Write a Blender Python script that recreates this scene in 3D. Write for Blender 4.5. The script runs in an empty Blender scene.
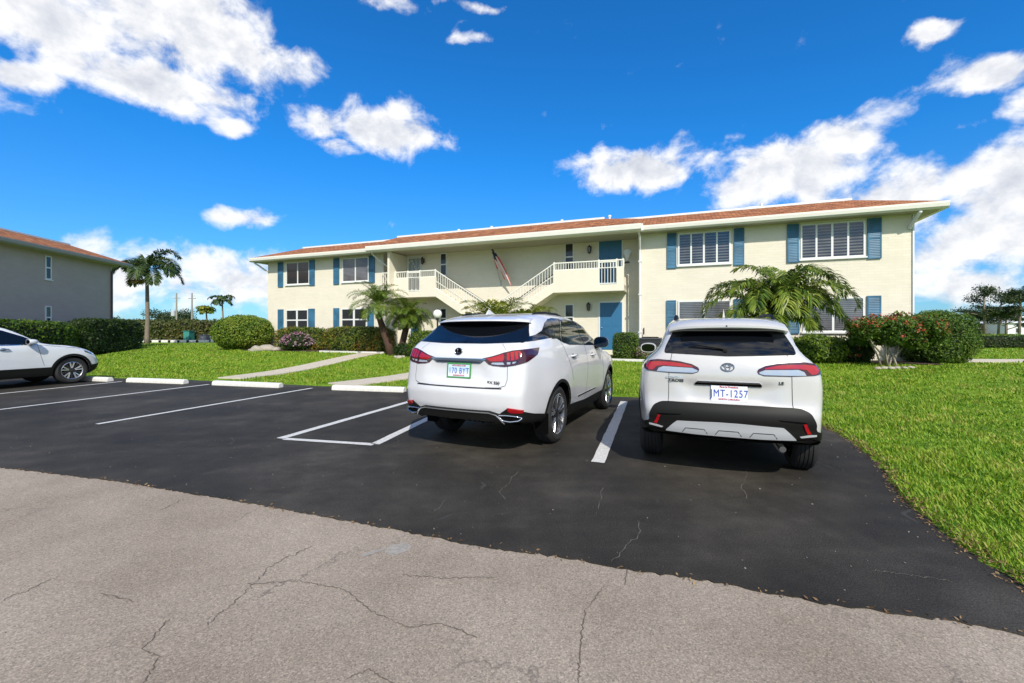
import bpy, bmesh, math, random
import numpy as np
from mathutils import Vector, Matrix
from mathutils.geometry import delaunay_2d_cdt
random.seed(7); RNG = np.random.default_rng(7)
R = math.radians; PI = math.pi
SC = bpy.context.scene; COL = SC.collection
FOC, HOR, EYE = 435.0, 330.4, 1.5

# ------------------------------------------------------------------ helpers
def gp(u, v, z=0.0):
    Y = FOC * (EYE - z) / (v - HOR)
    return ((u - 512) / FOC * Y, Y)

def link(o, parent=None):
    COL.objects.link(o)
    if parent is not None: o.parent = parent
    return o

def tag(o, label=None, cat=None, group=None, kind=None):
    if label: o['label'] = label
    if cat: o['category'] = cat
    if group: o['group'] = group
    if kind: o['kind'] = kind
    return o

def thing(name, label, cat, loc=(0, 0, 0), rz=0, group=None):
    o = bpy.data.objects.new(name, None); o.empty_display_size = .2
    link(o); o.location = loc; o.rotation_euler = (0, 0, rz)
    return tag(o, label, cat, group)

def mesh_obj(name, verts, faces, mat=None, parent=None, smooth=False, mats=None, fm=None):
    me = bpy.data.meshes.new(name)
    me.from_pydata([tuple(map(float, v)) for v in verts], [], faces)
    for m in (mats or ([mat] if mat else [])): me.materials.append(m)
    if fm is not None: me.polygons.foreach_set('material_index', fm)
    if smooth: me.polygons.foreach_set('use_smooth', [True] * len(me.polygons))
    me.update()
    return link(bpy.data.objects.new(name, me), parent)

def poly_mesh(name, V, k, mat, parent=None, smooth=False):
    """V: (N*k,3) array, each consecutive k verts one face"""
    V = np.asarray(V, dtype=np.float32).reshape(-1, 3); n = len(V) // k
    me = bpy.data.meshes.new(name)
    me.vertices.add(n * k); me.vertices.foreach_set('co', V.ravel())
    me.loops.add(n * k); me.loops.foreach_set('vertex_index', np.arange(n * k, dtype=np.int32))
    me.polygons.add(n); me.polygons.foreach_set('loop_start', np.arange(0, n * k, k, dtype=np.int32))
    me.polygons.foreach_set('loop_total', np.full(n, k, dtype=np.int32))
    me.materials.append(mat); me.update(calc_edges=True)
    if smooth: me.polygons.foreach_set('use_smooth', np.ones(n, dtype=bool))
    return link(bpy.data.objects.new(name, me), parent)

class MB:
    def __init__(s): s.v = []; s.f = []
    def add(s, vs, fs):
        b = len(s.v); s.v += [tuple(v) for v in vs]; s.f += [tuple(i + b for i in f) for f in fs]; return s
    def box(s, x0, x1, y0, y1, z0, z1):
        vs = [(x, y, z) for z in (z0, z1) for y in (y0, y1) for x in (x0, x1)]
        return s.add(vs, [(0, 2, 3, 1), (4, 5, 7, 6), (0, 1, 5, 4), (2, 6, 7, 3), (0, 4, 6, 2), (1, 3, 7, 5)])
    def prism(s, poly, a0, a1, axis='y'):
        """poly of 2D points extruded along axis"""
        n = len(poly)
        def P(p, a):
            return (p[0], a, p[1]) if axis == 'y' else ((a, p[0], p[1]) if axis == 'x' else (p[0], p[1], a))
        vs = [P(p, a0) for p in poly] + [P(p, a1) for p in poly]
        fs = [tuple(range(n))[::-1], tuple(range(n, 2 * n))] + [(i, (i + 1) % n, n + (i + 1) % n, n + i) for i in range(n)]
        return s.add(vs, fs)
    def tube(s, pts, r, n=8, cap=True):
        pts = [Vector(p) for p in pts]; rs = r if isinstance(r, (list, tuple)) else [r] * len(pts)
        rings = []; prev = None
        for i, p in enumerate(pts):
            d = (pts[min(i + 1, len(pts) - 1)] - pts[max(i - 1, 0)]).normalized()
            if prev is None:
                a = d.cross(Vector((0, 0, 1)))
                if a.length < .05: a = d.cross(Vector((1, 0, 0)))
            else: a = prev - d * prev.dot(d)
            a.normalize(); prev = a; b = d.cross(a)
            rings.append([p + (a * math.cos(2 * PI * k / n) + b * math.sin(2 * PI * k / n)) * rs[i] for k in range(n)])
        vs = [v for q in rings for v in q]; fs = []
        for i in range(len(rings) - 1):
            for k in range(n):
                k2 = (k + 1) % n; fs.append((i * n + k, i * n + k2, (i + 1) * n + k2, (i + 1) * n + k))
        if cap: fs += [tuple(range(n))[::-1], tuple(range(len(vs) - n, len(vs)))]
        return s.add(vs, fs)
    def lathe(s, prof, n=24, axis='z', c=(0, 0, 0), caps=True):
        """prof: (r, h) list"""
        vs = []
        for r, h in prof:
            for k in range(n):
                a = 2 * PI * k / n; x, y = r * math.cos(a), r * math.sin(a)
                p = (x, y, h) if axis == 'z' else ((x, h, y) if axis == 'y' else (h, x, y))
                vs.append((p[0] + c[0], p[1] + c[1], p[2] + c[2]))
        fs = []
        for i in range(len(prof) - 1):
            for k in range(n):
                k2 = (k + 1) % n; fs.append((i * n + k, i * n + k2, (i + 1) * n + k2, (i + 1) * n + k))
        if caps and prof[0][0] > 1e-4: fs.append(tuple(range(n))[::-1])
        if caps and prof[-1][0] > 1e-4: fs.append(tuple(range(len(vs) - n, len(vs))))
        return s.add(vs, fs)
    def build(s, name, mat, parent=None, smooth=False, bevel=0, auto=None):
        o = mesh_obj(name, s.v, s.f, mat, parent, smooth)
        bm = bmesh.new(); bm.from_mesh(o.data); bmesh.ops.recalc_face_normals(bm, faces=bm.faces); bm.to_mesh(o.data); bm.free()
        if bevel:
            m = o.modifiers.new('bevel', 'BEVEL'); m.width = bevel; m.segments = 2; m.limit_method = 'ANGLE'; m.angle_limit = R(40)
        if auto: set_sharp(o, auto)
        return o

def set_sharp(o, deg):
    me = o.data
    me.polygons.foreach_set('use_smooth', [True] * len(me.polygons))
    bm = bmesh.new(); bm.from_mesh(me)
    for e in bm.edges:
        if len(e.link_faces) == 2 and e.calc_face_angle(0) > R(deg): e.smooth = False
    bm.to_mesh(me); bm.free()

# ------------------------------------------------------------------ materials
MATS = {}
def nt_new(name):
    m = bpy.data.materials.new(name); m.use_nodes = True; nt = m.node_tree
    MATS[name] = m
    return m, nt, nt.nodes['Principled BSDF']
def N(nt, typ, **kw):
    n = nt.nodes.new(typ)
    for k, v in kw.items():
        if k.startswith('_'): n.inputs[k[1:]].default_value = v
        else: setattr(n, k, v)
    return n
def ramp(nt, stops, fac=None, interp='LINEAR'):
    n = nt.nodes.new('ShaderNodeValToRGB'); cr = n.color_ramp; cr.interpolation = interp
    while len(cr.elements) < len(stops): cr.elements.new(.5)
    for e, (p, c) in zip(cr.elements, stops): e.position = p; e.color = (c[0], c[1], c[2], 1) if len(c) == 3 else c
    if fac is not None: nt.links.new(fac, n.inputs[0])
    return n
def g3(x): return (x, x, x)
def mixc(nt, fac, a, b, mode='MIX'):
    n = nt.nodes.new('ShaderNodeMix'); n.data_type = 'RGBA'; n.blend_type = mode
    for inp, v in ((0, fac), (6, a), (7, b)):
        if hasattr(v, 'is_linked') or hasattr(v, 'links'): nt.links.new(v, n.inputs[inp])
        else: n.inputs[inp].default_value = v if inp == 0 else (*v, 1)
    return n.outputs[2]
def simple(name, col, rough=.6, metal=0, coat=0, noise=.0, scale=20, bump=0, spec=None, emit=None):
    m, nt, b = nt_new(name)
    b.inputs['Base Color'].default_value = (*col, 1); b.inputs['Roughness'].default_value = rough
    b.inputs['Metallic'].default_value = metal; b.inputs['Coat Weight'].default_value = coat
    b.inputs['Coat Roughness'].default_value = .03
    if spec is not None: b.inputs['Specular IOR Level'].default_value = spec
    tc = N(nt, 'ShaderNodeTexCoord')
    if noise or bump:
        no = N(nt, 'ShaderNodeTexNoise', _Scale=scale, _Detail=6.0, _Roughness=.6); nt.links.new(tc.outputs['Object'], no.inputs['Vector'])
        if noise:
            r = ramp(nt, [(.25, g3(1 - noise)), (.75, g3(1 + 0 * noise))], no.outputs[0])
            nt.links.new(mixc(nt, 1.0, col, r.outputs[0], 'MULTIPLY'), b.inputs['Base Color'])
        if bump:
            bp = N(nt, 'ShaderNodeBump', _Strength=.6, _Distance=bump); nt.links.new(no.outputs[0], bp.inputs['Height'])
            nt.links.new(bp.outputs[0], b.inputs['Normal'])
    if emit:
        b.inputs['Emission Color'].default_value = (*col, 1); b.inputs['Emission Strength'].default_value = emit
    return m

def mat_paint(name, col, flake=.0, rough=.3):
    m, nt, b = nt_new(name)
    b.inputs['Base Color'].default_value = (*col, 1); b.inputs['Roughness'].default_value = rough
    b.inputs['Metallic'].default_value = flake
    b.inputs['Coat Weight'].default_value = 1.0; b.inputs['Coat Roughness'].default_value = .02
    tc = N(nt, 'ShaderNodeTexCoord'); no = N(nt, 'ShaderNodeTexNoise', _Scale=3.0, _Detail=4.0); nt.links.new(tc.outputs['Object'], no.inputs['Vector'])
    r = ramp(nt, [(.3, g3(.95)), (.7, g3(1.0))], no.outputs[0])
    sep = N(nt, 'ShaderNodeSeparateXYZ'); nt.links.new(tc.outputs['Object'], sep.inputs[0])
    mr = N(nt, 'ShaderNodeMapRange'); nt.links.new(sep.outputs[2], mr.inputs[0]); mr.inputs[1].default_value = .2; mr.inputs[2].default_value = .6
    mr.inputs[3].default_value = .9; mr.inputs[4].default_value = 1.0      # road dust low on the body
    c1 = mixc(nt, 1.0, col, r.outputs[0], 'MULTIPLY'); c2 = mixc(nt, 1.0, c1, mr.outputs[0], 'MULTIPLY')
    nt.links.new(c2, b.inputs['Base Color'])
    return m

def mat_leaf(name, cols, rough=.5, trans=.3, clump=1.2):
    """cols: list of leaf colours, picked per leaf, clumped by a noise"""
    m, nt, b = nt_new(name)
    geo = N(nt, 'ShaderNodeNewGeometry'); tc = N(nt, 'ShaderNodeTexCoord')
    no = N(nt, 'ShaderNodeTexNoise', _Scale=clump, _Detail=3.0); nt.links.new(tc.outputs['Object'], no.inputs['Vector'])
    ma = N(nt, 'ShaderNodeMath', operation='MULTIPLY_ADD'); nt.links.new(no.outputs[0], ma.inputs[0]); ma.inputs[1].default_value = 1.3
    ma2 = N(nt, 'ShaderNodeMath', operation='MULTIPLY_ADD'); nt.links.new(geo.outputs['Random Per Island'], ma2.inputs[0]); ma2.inputs[1].default_value = .75; ma2.inputs[2].default_value = -.5
    nt.links.new(ma2.outputs[0], ma.inputs[2])
    k = len(cols); r = ramp(nt, [(i / max(1, k - 1), c) for i, c in enumerate(cols)], ma.outputs[0])
    nt.links.new(r.outputs[0], b.inputs['Base Color']); b.inputs['Roughness'].default_value = rough
    b.inputs['Specular IOR Level'].default_value = .35
    tr = N(nt, 'ShaderNodeBsdfTranslucent'); nt.links.new(r.outputs[0], tr.inputs[0])
    mx = N(nt, 'ShaderNodeMixShader'); mx.inputs[0].default_value = trans
    nt.links.new(b.outputs[0], mx.inputs[1]); nt.links.new(tr.outputs[0], mx.inputs[2])
    nt.links.new(mx.outputs[0], nt.nodes['Material Output'].inputs[0])
    return m

def mat_asphalt():
    m, nt, b = nt_new('sealed_asphalt'); tc = N(nt, 'ShaderNodeTexCoord'); P = tc.outputs['Object']
    n1 = N(nt, 'ShaderNodeTexNoise', _Scale=.7, _Detail=5.0, _Roughness=.6); nt.links.new(P, n1.inputs[0])
    n2 = N(nt, 'ShaderNodeTexNoise', _Scale=90.0, _Detail=4.0, _Roughness=.7); nt.links.new(P, n2.inputs[0])
    mp = N(nt, 'ShaderNodeMapping'); mp.inputs['Rotation'].default_value = (0, 0, R(-17)); mp.inputs['Scale'].default_value = (.25, 3.0, 1); nt.links.new(P, mp.inputs[0])
    n3 = N(nt, 'ShaderNodeTexNoise', _Scale=1.3, _Detail=5.0, _Roughness=.6); nt.links.new(mp.outputs[0], n3.inputs[0])
    vo = N(nt, 'ShaderNodeTexVoronoi', _Scale=26.0); nt.links.new(P, vo.inputs[0])
    spk = ramp(nt, [(0, (1, 1, 1)), (.05, (1, 1, 1)), (.08, (0, 0, 0))], vo.outputs['Distance'])
    thr = N(nt, 'ShaderNodeSeparateColor'); nt.links.new(vo.outputs['Color'], thr.inputs[0])
    tr = ramp(nt, [(.90, (0, 0, 0)), (.92, (1, 1, 1))], thr.outputs[0])
    base = ramp(nt, [(.3, (.018, .0155, .012)), (.5, (.031, .027, .021)), (.68, (.058, .051, .041))], n1.outputs[0])
    streak = ramp(nt, [(.35, g3(.9)), (.7, g3(1.15))], n3.outputs[0])
    grain = ramp(nt, [(.3, g3(.5)), (.5, g3(1.0)), (.75, g3(1.9))], n2.outputs[0])
    n6 = N(nt, 'ShaderNodeTexNoise', _Scale=2.6, _Detail=5.0, _Roughness=.65); nt.links.new(P, n6.inputs[0]); blot = ramp(nt, [(.32, g3(.78)), (.5, g3(1.0)), (.68, g3(1.25))], n6.outputs[0])
    c = mixc(nt, 1.0, base.outputs[0], streak.outputs[0], 'MULTIPLY'); c = mixc(nt, 1.0, c, blot.outputs[0], 'MULTIPLY'); c = mixc(nt, 1.0, c, grain.outputs[0], 'MULTIPLY')
    f = N(nt, 'ShaderNodeMath', operation='MULTIPLY'); nt.links.new(spk.outputs[0], f.inputs[0]); nt.links.new(tr.outputs[0], f.inputs[1])
    c = mixc(nt, f.outputs[0], c, (.22, .2, .17))
    # worn hairline cracks showing grey
    wn = N(nt, 'ShaderNodeTexNoise', _Scale=1.5, _Detail=4.0); nt.links.new(P, wn.inputs[0])
    wv = N(nt, 'ShaderNodeVectorMath', operation='SCALE'); nt.links.new(wn.outputs['Color'], wv.inputs[0]); wv.inputs['Scale'].default_value = .7
    wa = N(nt, 'ShaderNodeVectorMath', operation='ADD'); nt.links.new(P, wa.inputs[0]); nt.links.new(wv.outputs[0], wa.inputs[1])
    v2 = N(nt, 'ShaderNodeTexVoronoi', feature='DISTANCE_TO_EDGE', _Scale=.45); nt.links.new(wa.outputs[0], v2.inputs[0])
    ck = ramp(nt, [(0, (1, 1, 1)), (.004, (1, 1, 1)), (.007, (0, 0, 0))], v2.outputs[0])
    cn = N(nt, 'ShaderNodeTexNoise', _Scale=1.1, _Detail=3.0); nt.links.new(P, cn.inputs[0])
    cm = ramp(nt, [(.54, (0, 0, 0)), (.6, (1, 1, 1))], cn.outputs[0])
    f2 = N(nt, 'ShaderNodeMath', operation='MULTIPLY'); nt.links.new(ck.outputs[0], f2.inputs[0]); nt.links.new(cm.outputs[0], f2.inputs[1])
    c = mixc(nt, f2.outputs[0], c, (.045, .043, .038))
    nt.links.new(c, b.inputs['Base Color']); b.inputs['Roughness'].default_value = .75; b.inputs['Specular IOR Level'].default_value = .3
    bp = N(nt, 'ShaderNodeBump', _Strength=.7, _Distance=.006); nt.links.new(n2.outputs[0], bp.inputs['Height']); nt.links.new(bp.outputs[0], b.inputs['Normal'])
    return m

def mat_road():
    m, nt, b = nt_new('aged_road'); tc = N(nt, 'ShaderNodeTexCoord'); P = tc.outputs['Object']
    n1 = N(nt, 'ShaderNodeTexNoise', _Scale=.8, _Detail=6.0, _Roughness=.6); nt.links.new(P, n1.inputs[0])
    n2 = N(nt, 'ShaderNodeTexVoronoi', _Scale=150.0); nt.links.new(P, n2.inputs[0])
    n4 = N(nt, 'ShaderNodeTexNoise', _Scale=90.0, _Detail=4.0, _Roughness=.7); nt.links.new(P, n4.inputs[0])
    base = ramp(nt, [(.3, (.235, .190, .145)), (.5, (.298, .247, .194)), (.72, (.36, .303, .24))], n1.outputs[0])
    sep = N(nt, 'ShaderNodeSeparateColor'); nt.links.new(n2.outputs['Color'], sep.inputs[0])
    peb = ramp(nt, [(0, g3(.6)), (.25, g3(.92)), (.7, g3(1.05)), (1, g3(1.5))], sep.outputs[0])
    gr = ramp(nt, [(.3, g3(.75)), (.5, g3(1.0)), (.75, g3(1.2))], n4.outputs[0])
    c = mixc(nt, .8, base.outputs[0], peb.outputs[0], 'MULTIPLY'); c = mixc(nt, 1.0, c, gr.outputs[0], 'MULTIPLY')
    wn = N(nt, 'ShaderNodeTexNoise', _Scale=1.2, _Detail=6.0, _Roughness=.65); nt.links.new(P, wn.inputs[0])
    wv = N(nt, 'ShaderNodeVectorMath', operation='SCALE'); nt.links.new(wn.outputs['Color'], wv.inputs[0]); wv.inputs['Scale'].default_value = 1.1
    wa = N(nt, 'ShaderNodeVectorMath', operation='ADD'); nt.links.new(P, wa.inputs[0]); nt.links.new(wv.outputs[0], wa.inputs[1])
    v2 = N(nt, 'ShaderNodeTexVoronoi', feature='DISTANCE_TO_EDGE', _Scale=.8); nt.links.new(wa.outputs[0], v2.inputs[0])
    ck = ramp(nt, [(0, (1, 1, 1)), (.003, (.8, .8, .8)), (.012, (0, 0, 0))], v2.outputs[0])
    cn = N(nt, 'ShaderNodeTexNoise', _Scale=.9, _Detail=4.0); nt.links.new(P, cn.inputs[0])
    cm = ramp(nt, [(.5, (0, 0, 0)), (.58, (.75, .75, .75))], cn.outputs[0])
    f2 = N(nt, 'ShaderNodeMath', operation='MULTIPLY'); nt.links.new(ck.outputs[0], f2.inputs[0]); nt.links.new(cm.outputs[0], f2.inputs[1])
    c = mixc(nt, f2.outputs[0], c, (.13, .105, .09))
    nt.links.new(c, b.inputs['Base Color']); b.inputs['Roughness'].default_value = .9; b.inputs['Specular IOR Level'].default_value = .2
    hs = N(nt, 'ShaderNodeMath', operation='ADD'); nt.links.new(n4.outputs[0], hs.inputs[0]); nt.links.new(sep.outputs[0], hs.inputs[1])
    bp = N(nt, 'ShaderNodeBump', _Strength=.3, _Distance=.003); nt.links.new(hs.outputs[0], bp.inputs['Height']); nt.links.new(bp.outputs[0], b.inputs['Normal'])
    return m

def mat_lawn():
    m, nt, b = nt_new('lawn_grass'); tc = N(nt, 'ShaderNodeTexCoord'); P = tc.outputs['Object']
    n1 = N(nt, 'ShaderNodeTexNoise', _Scale=.35, _Detail=5.0, _Roughness=.6); nt.links.new(P, n1.inputs[0])
    n2 = N(nt, 'ShaderNodeTexNoise', _Scale=14.0, _Detail=6.0, _Roughness=.75); nt.links.new(P, n2.inputs[0])
    n3 = N(nt, 'ShaderNodeTexNoise', _Scale=1.6, _Detail=5.0, _Roughness=.6); nt.links.new(P, n3.inputs[0])
    c1 = ramp(nt, [(.3, (.10, .19, .012)), (.55, (.16, .27, .018)), (.75, (.24, .33, .028))], n1.outputs[0])
    c2 = ramp(nt, [(.3, g3(.5)), (.5, g3(1.0)), (.72, g3(1.5))], n2.outputs[0])
    c = mixc(nt, 1.0, c1.outputs[0], c2.outputs[0], 'MULTIPLY')
    dead = ramp(nt, [(.62, (0, 0, 0)), (.74, (.6, .6, .6))], n3.outputs[0])
    c = mixc(nt, dead.outputs[0], c, (.25, .17, .05))
    nt.links.new(c, b.inputs['Base Color']); b.inputs['Roughness'].default_value = .85; b.inputs['Specular IOR Level'].default_value = .15
    bp = N(nt, 'ShaderNodeBump', _Strength=1.0, _Distance=.04); nt.links.new(n2.outputs[0], bp.inputs['Height']); nt.links.new(bp.outputs[0], b.inputs['Normal'])
    return m

def mat_block(name, col, bw=.40, bh=.10):
    """painted block wall: object x runs along the wall, z up"""
    m, nt, b = nt_new(name); tc = N(nt, 'ShaderNodeTexCoord'); P = tc.outputs['Object']
    sep = N(nt, 'ShaderNodeSeparateXYZ'); nt.links.new(P, sep.inputs[0])
    ad = N(nt, 'ShaderNodeMath', operation='ADD'); nt.links.new(sep.outputs[0], ad.inputs[0]); nt.links.new(sep.outputs[1], ad.inputs[1])
    cb = N(nt, 'ShaderNodeCombineXYZ'); nt.links.new(ad.outputs[0], cb.inputs[0]); nt.links.new(sep.outputs[2], cb.inputs[1])
    br = N(nt, 'ShaderNodeTexBrick', _Scale=1.0); br.inputs['Mortar Size'].default_value = .006; br.inputs['Mortar Smooth'].default_value = .6
    br.inputs['Brick Width'].default_value = bw; br.inputs['Row Height'].default_value = bh
    br.inputs['Color1'].default_value = (1, 1, 1, 1); br.inputs['Color2'].default_value = (.955, .955, .95, 1); br.inputs['Mortar'].default_value = (.91, .91, .895, 1)
    nt.links.new(cb.outputs[0], br.inputs[0])
    n1 = N(nt, 'ShaderNodeTexNoise', _Scale=.9, _Detail=6.0, _Roughness=.6); nt.links.new(P, n1.inputs[0])
    st = ramp(nt, [(.3, g3(.92)), (.7, g3(1.0))], n1.outputs[0])
    c = mixc(nt, 1.0, br.outputs[0], col, 'MULTIPLY'); c = mixc(nt, 1.0, c, st.outputs[0], 'MULTIPLY')
    nt.links.new(c, b.inputs['Base Color']); b.inputs['Roughness'].default_value = .8; b.inputs['Specular IOR Level'].default_value = .2
    bp = N(nt, 'ShaderNodeBump', _Strength=.5, _Distance=.006); nt.links.new(br.outputs['Fac'], bp.inputs['Height']); bp.invert = True
    nt.links.new(bp.outputs[0], b.inputs['Normal'])
    return m

def mat_shingle():
    m, nt, b = nt_new('roof_shingle'); tc = N(nt, 'ShaderNodeTexCoord'); P = tc.outputs['Object']
    br = N(nt, 'ShaderNodeTexBrick', _Scale=1.0); br.inputs['Mortar Size'].default_value = .012
    br.inputs['Brick Width'].default_value = .3; br.inputs['Row Height'].default_value = .16
    br.inputs['Color1'].default_value = (.43, .185, .085, 1); br.inputs['Color2'].default_value = (.25, .10, .05, 1); br.inputs['Mortar'].default_value = (.08, .03, .015, 1)
    nt.links.new(P, br.inputs[0])
    n1 = N(nt, 'ShaderNodeTexNoise', _Scale=5.0, _Detail=5.0, _Roughness=.7); nt.links.new(P, n1.inputs[0])
    st = ramp(nt, [(.3, g3(.6)), (.5, g3(1.0)), (.7, (1.5, 1.4, 1.3))], n1.outputs[0])
    c = mixc(nt, 1.0, br.outputs[0], st.outputs[0], 'MULTIPLY')
    nt.links.new(c, b.inputs['Base Color']); b.inputs['Roughness'].default_value = .9; b.inputs['Specular IOR Level'].default_value = .15
    return m

def mat_stripes(name, c0, c1, period, axis=2, duty=.7, rough=.4, coat=0):
    m, nt, b = nt_new(name); tc = N(nt, 'ShaderNodeTexCoord'); sep = N(nt, 'ShaderNodeSeparateXYZ'); nt.links.new(tc.outputs['Object'], sep.inputs[0])
    d = N(nt, 'ShaderNodeMath', operation='DIVIDE'); nt.links.new(sep.outputs[axis], d.inputs[0]); d.inputs[1].default_value = period
    fr = N(nt, 'ShaderNodeMath', operation='FRACT'); nt.links.new(d.outputs[0], fr.inputs[0])
    r = ramp(nt, [(0, c0), (duty, c0), (duty + .02, c1), (1, c1)], fr.outputs[0])
    no = N(nt, 'ShaderNodeTexNoise', _Scale=1.6, _Detail=3.0); nt.links.new(tc.outputs['Object'], no.inputs[0])
    v = ramp(nt, [(.35, g3(.7)), (.65, g3(1.15))], no.outputs[0])
    nt.links.new(mixc(nt, 1.0, r.outputs[0], v.outputs[0], 'MULTIPLY'), b.inputs['Base Color']); b.inputs['Roughness'].default_value = rough
    b.inputs['Coat Weight'].default_value = coat
    return m

ASPH = mat_asphalt(); ROAD = mat_road(); LAWN = mat_lawn(); WALL = mat_block('cream_painted_block', (.78, .72, .59))
WALL_SHADE = mat_block('shaded_cream_block', (.46, .39, .36)); SHING = mat_shingle()  # neighbour wall: cream block with its shade mixed into the colour
STUC = simple('cream_stucco', (.78, .72, .585), .85, noise=.08, scale=3)
TRIM = simple('white_trim', (.74, .75, .73), .45, noise=.05, scale=4)
FASC = simple('gutter_cream', (.80, .775, .69), .4, noise=.06, scale=3)
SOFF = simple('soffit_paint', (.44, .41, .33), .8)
SHUT = mat_stripes('blue_shutter_louvre', (.045, .165, .28), (.02, .09, .155), .055, 2, .78, .5)
DOORB = simple('blue_door_paint', (.03, .15, .30), .45, noise=.08, scale=3)
WGLS = simple('window_glass_dark', (.035, .037, .04), .1, noise=.3, scale=1.5, coat=.1)
BLIND = mat_stripes('window_blind_slats', (.16, .16, .17), (.05, .05, .055), .07, 2, .6, .25, .8)
PLSHUT = mat_stripes('plantation_shutter_slats', (.13, .125, .12), (.02, .02, .025), .11, 2, .5, .2, .8)
RAIL = simple('railing_paint', (.78, .77, .68), .45)
CONC = simple('concrete_walk', (.60, .53, .42), .9, noise=.25, scale=6, bump=.003)
STOPM = simple('white_painted_concrete', (.74, .72, .66), .8, noise=.22, scale=9, bump=.004)
STRIPE = simple('white_road_paint', (.72, .71, .68), .75, noise=.45, scale=26)
BLACKM = simple('black_metal', (.02, .02, .022), .4)
GLOBE = simple('frosted_globe', (.8, .8, .74), .25)
MULCH = simple('mulch', (.075, .045, .028), .95, noise=.5, scale=30, bump=.02)
ROCK = simple('coral_rock', (.42, .38, .31), .9, noise=.35, scale=5, bump=.03)
DBOX = simple('grey_metal_cabinet', (.06, .065, .07), .5)
STEEL = simple('galvanised_pipe', (.5, .5, .5), .4, metal=.6)
# cars
PW = mat_paint('pearl_white_paint', (.63, .63, .645)); PS = mat_paint('warm_white_paint', (.54, .53, .52), .05, .3); PC = mat_paint('white_paint', (.66, .68, .70))
CGL = simple('tinted_glass', (.004, .005, .007), .05, coat=.15, spec=.5)
CGS = simple('side_glass', (.010, .012, .012), .04, coat=.3, spec=.6)
PIANO = simple('gloss_black', (.004, .005, .012), .08, coat=.2)
BPL = simple('black_plastic', (.008, .008, .007), .55, noise=.15, scale=30, spec=.25)
DKPL = simple('underbody_black', (.003, .003, .003), .95, spec=.05)
RUB = simple('tyre_rubber', (.018, .018, .018), .75, noise=.3, scale=12)
ALLOY = simple('machined_alloy', (.68, .68, .70), .22, metal=.95)
ALLOYD = simple('dark_alloy', (.05, .05, .055), .35, metal=.7)
CHROME = simple('chrome', (.75, .76, .78), .1, metal=1.0)
SKID = simple('silver_plastic', (.55, .56, .58), .3, metal=.3)
RED = simple('red_lens', (.36, .005, .010), .12, coat=1.0); REDD = simple('dark_red_lens', (.045, .003, .006), .1, coat=1.0)
CLR = simple('clear_lens', (.38, .44, .52), .08, coat=1.0, metal=.2)
SEAM = simple('panel_gap', (.03, .03, .03), .8)
MIRG = simple('mirror_glass', (.035, .04, .045), .05, metal=1.0)
PLW = simple('plate_white', (.72, .75, .84), .4); PLB = simple('plate_blue_ink', (.03, .06, .38), .5); PLR = simple('plate_red_ink', (.5, .04, .05), .5)
PLG = simple('plate_green_ink', (.06, .26, .08), .5); PLS = simple('plate_sky_print', (.50, .66, .80), .4)

# ------------------------------------------------------------------ world, sun, camera
SUNV = Vector((-.25, 1.166, -1.0)).normalized()       # direction the light travels
elev = math.asin(-SUNV.z); azim = math.atan2(-SUNV.x, -SUNV.y)  # towards the sun, from +Y clockwise
w = bpy.data.worlds.new('World'); SC.world = w; w.use_nodes = True; nt = w.node_tree; bg = nt.nodes['Background']
sky = N(nt, 'ShaderNodeTexSky', sky_type='NISHITA', sun_disc=False, sun_elevation=elev, sun_rotation=azim, air_density=1.0, dust_density=.3, ozone_density=1.0)
tc = N(nt, 'ShaderNodeTexCoord'); D = tc.outputs['Generated']
sp = N(nt, 'ShaderNodeSeparateXYZ'); nt.links.new(D, sp.inputs[0])
az = N(nt, 'ShaderNodeMath', operation='ARCTAN2'); nt.links.new(sp.outputs[0], az.inputs[0]); nt.links.new(sp.outputs[1], az.inputs[1])
el = N(nt, 'ShaderNodeMath', operation='ARCSINE'); nt.links.new(sp.outputs[2], el.inputs[0])
SKR = ramp(nt, [(0, (.55, .98, 1.55)), (.10, (.40, 1.02, 1.70)), (.35, (.17, 1.16, 2.15)), (1, (.14, 1.15, 2.2))]); sm_ = N(nt, 'ShaderNodeMath', operation='MULTIPLY'); nt.links.new(sp.outputs[2], sm_.inputs[0]); sm_.inputs[1].default_value = 1.0; nt.links.new(sm_.outputs[0], SKR.inputs[0])
SKYC = mixc(nt, 1.0, sky.outputs[0], SKR.outputs[0], 'MULTIPLY')
AE = N(nt, 'ShaderNodeCombineXYZ'); nt.links.new(az.outputs[0], AE.inputs[0]); nt.links.new(el.outputs[0], AE.inputs[1])
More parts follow.
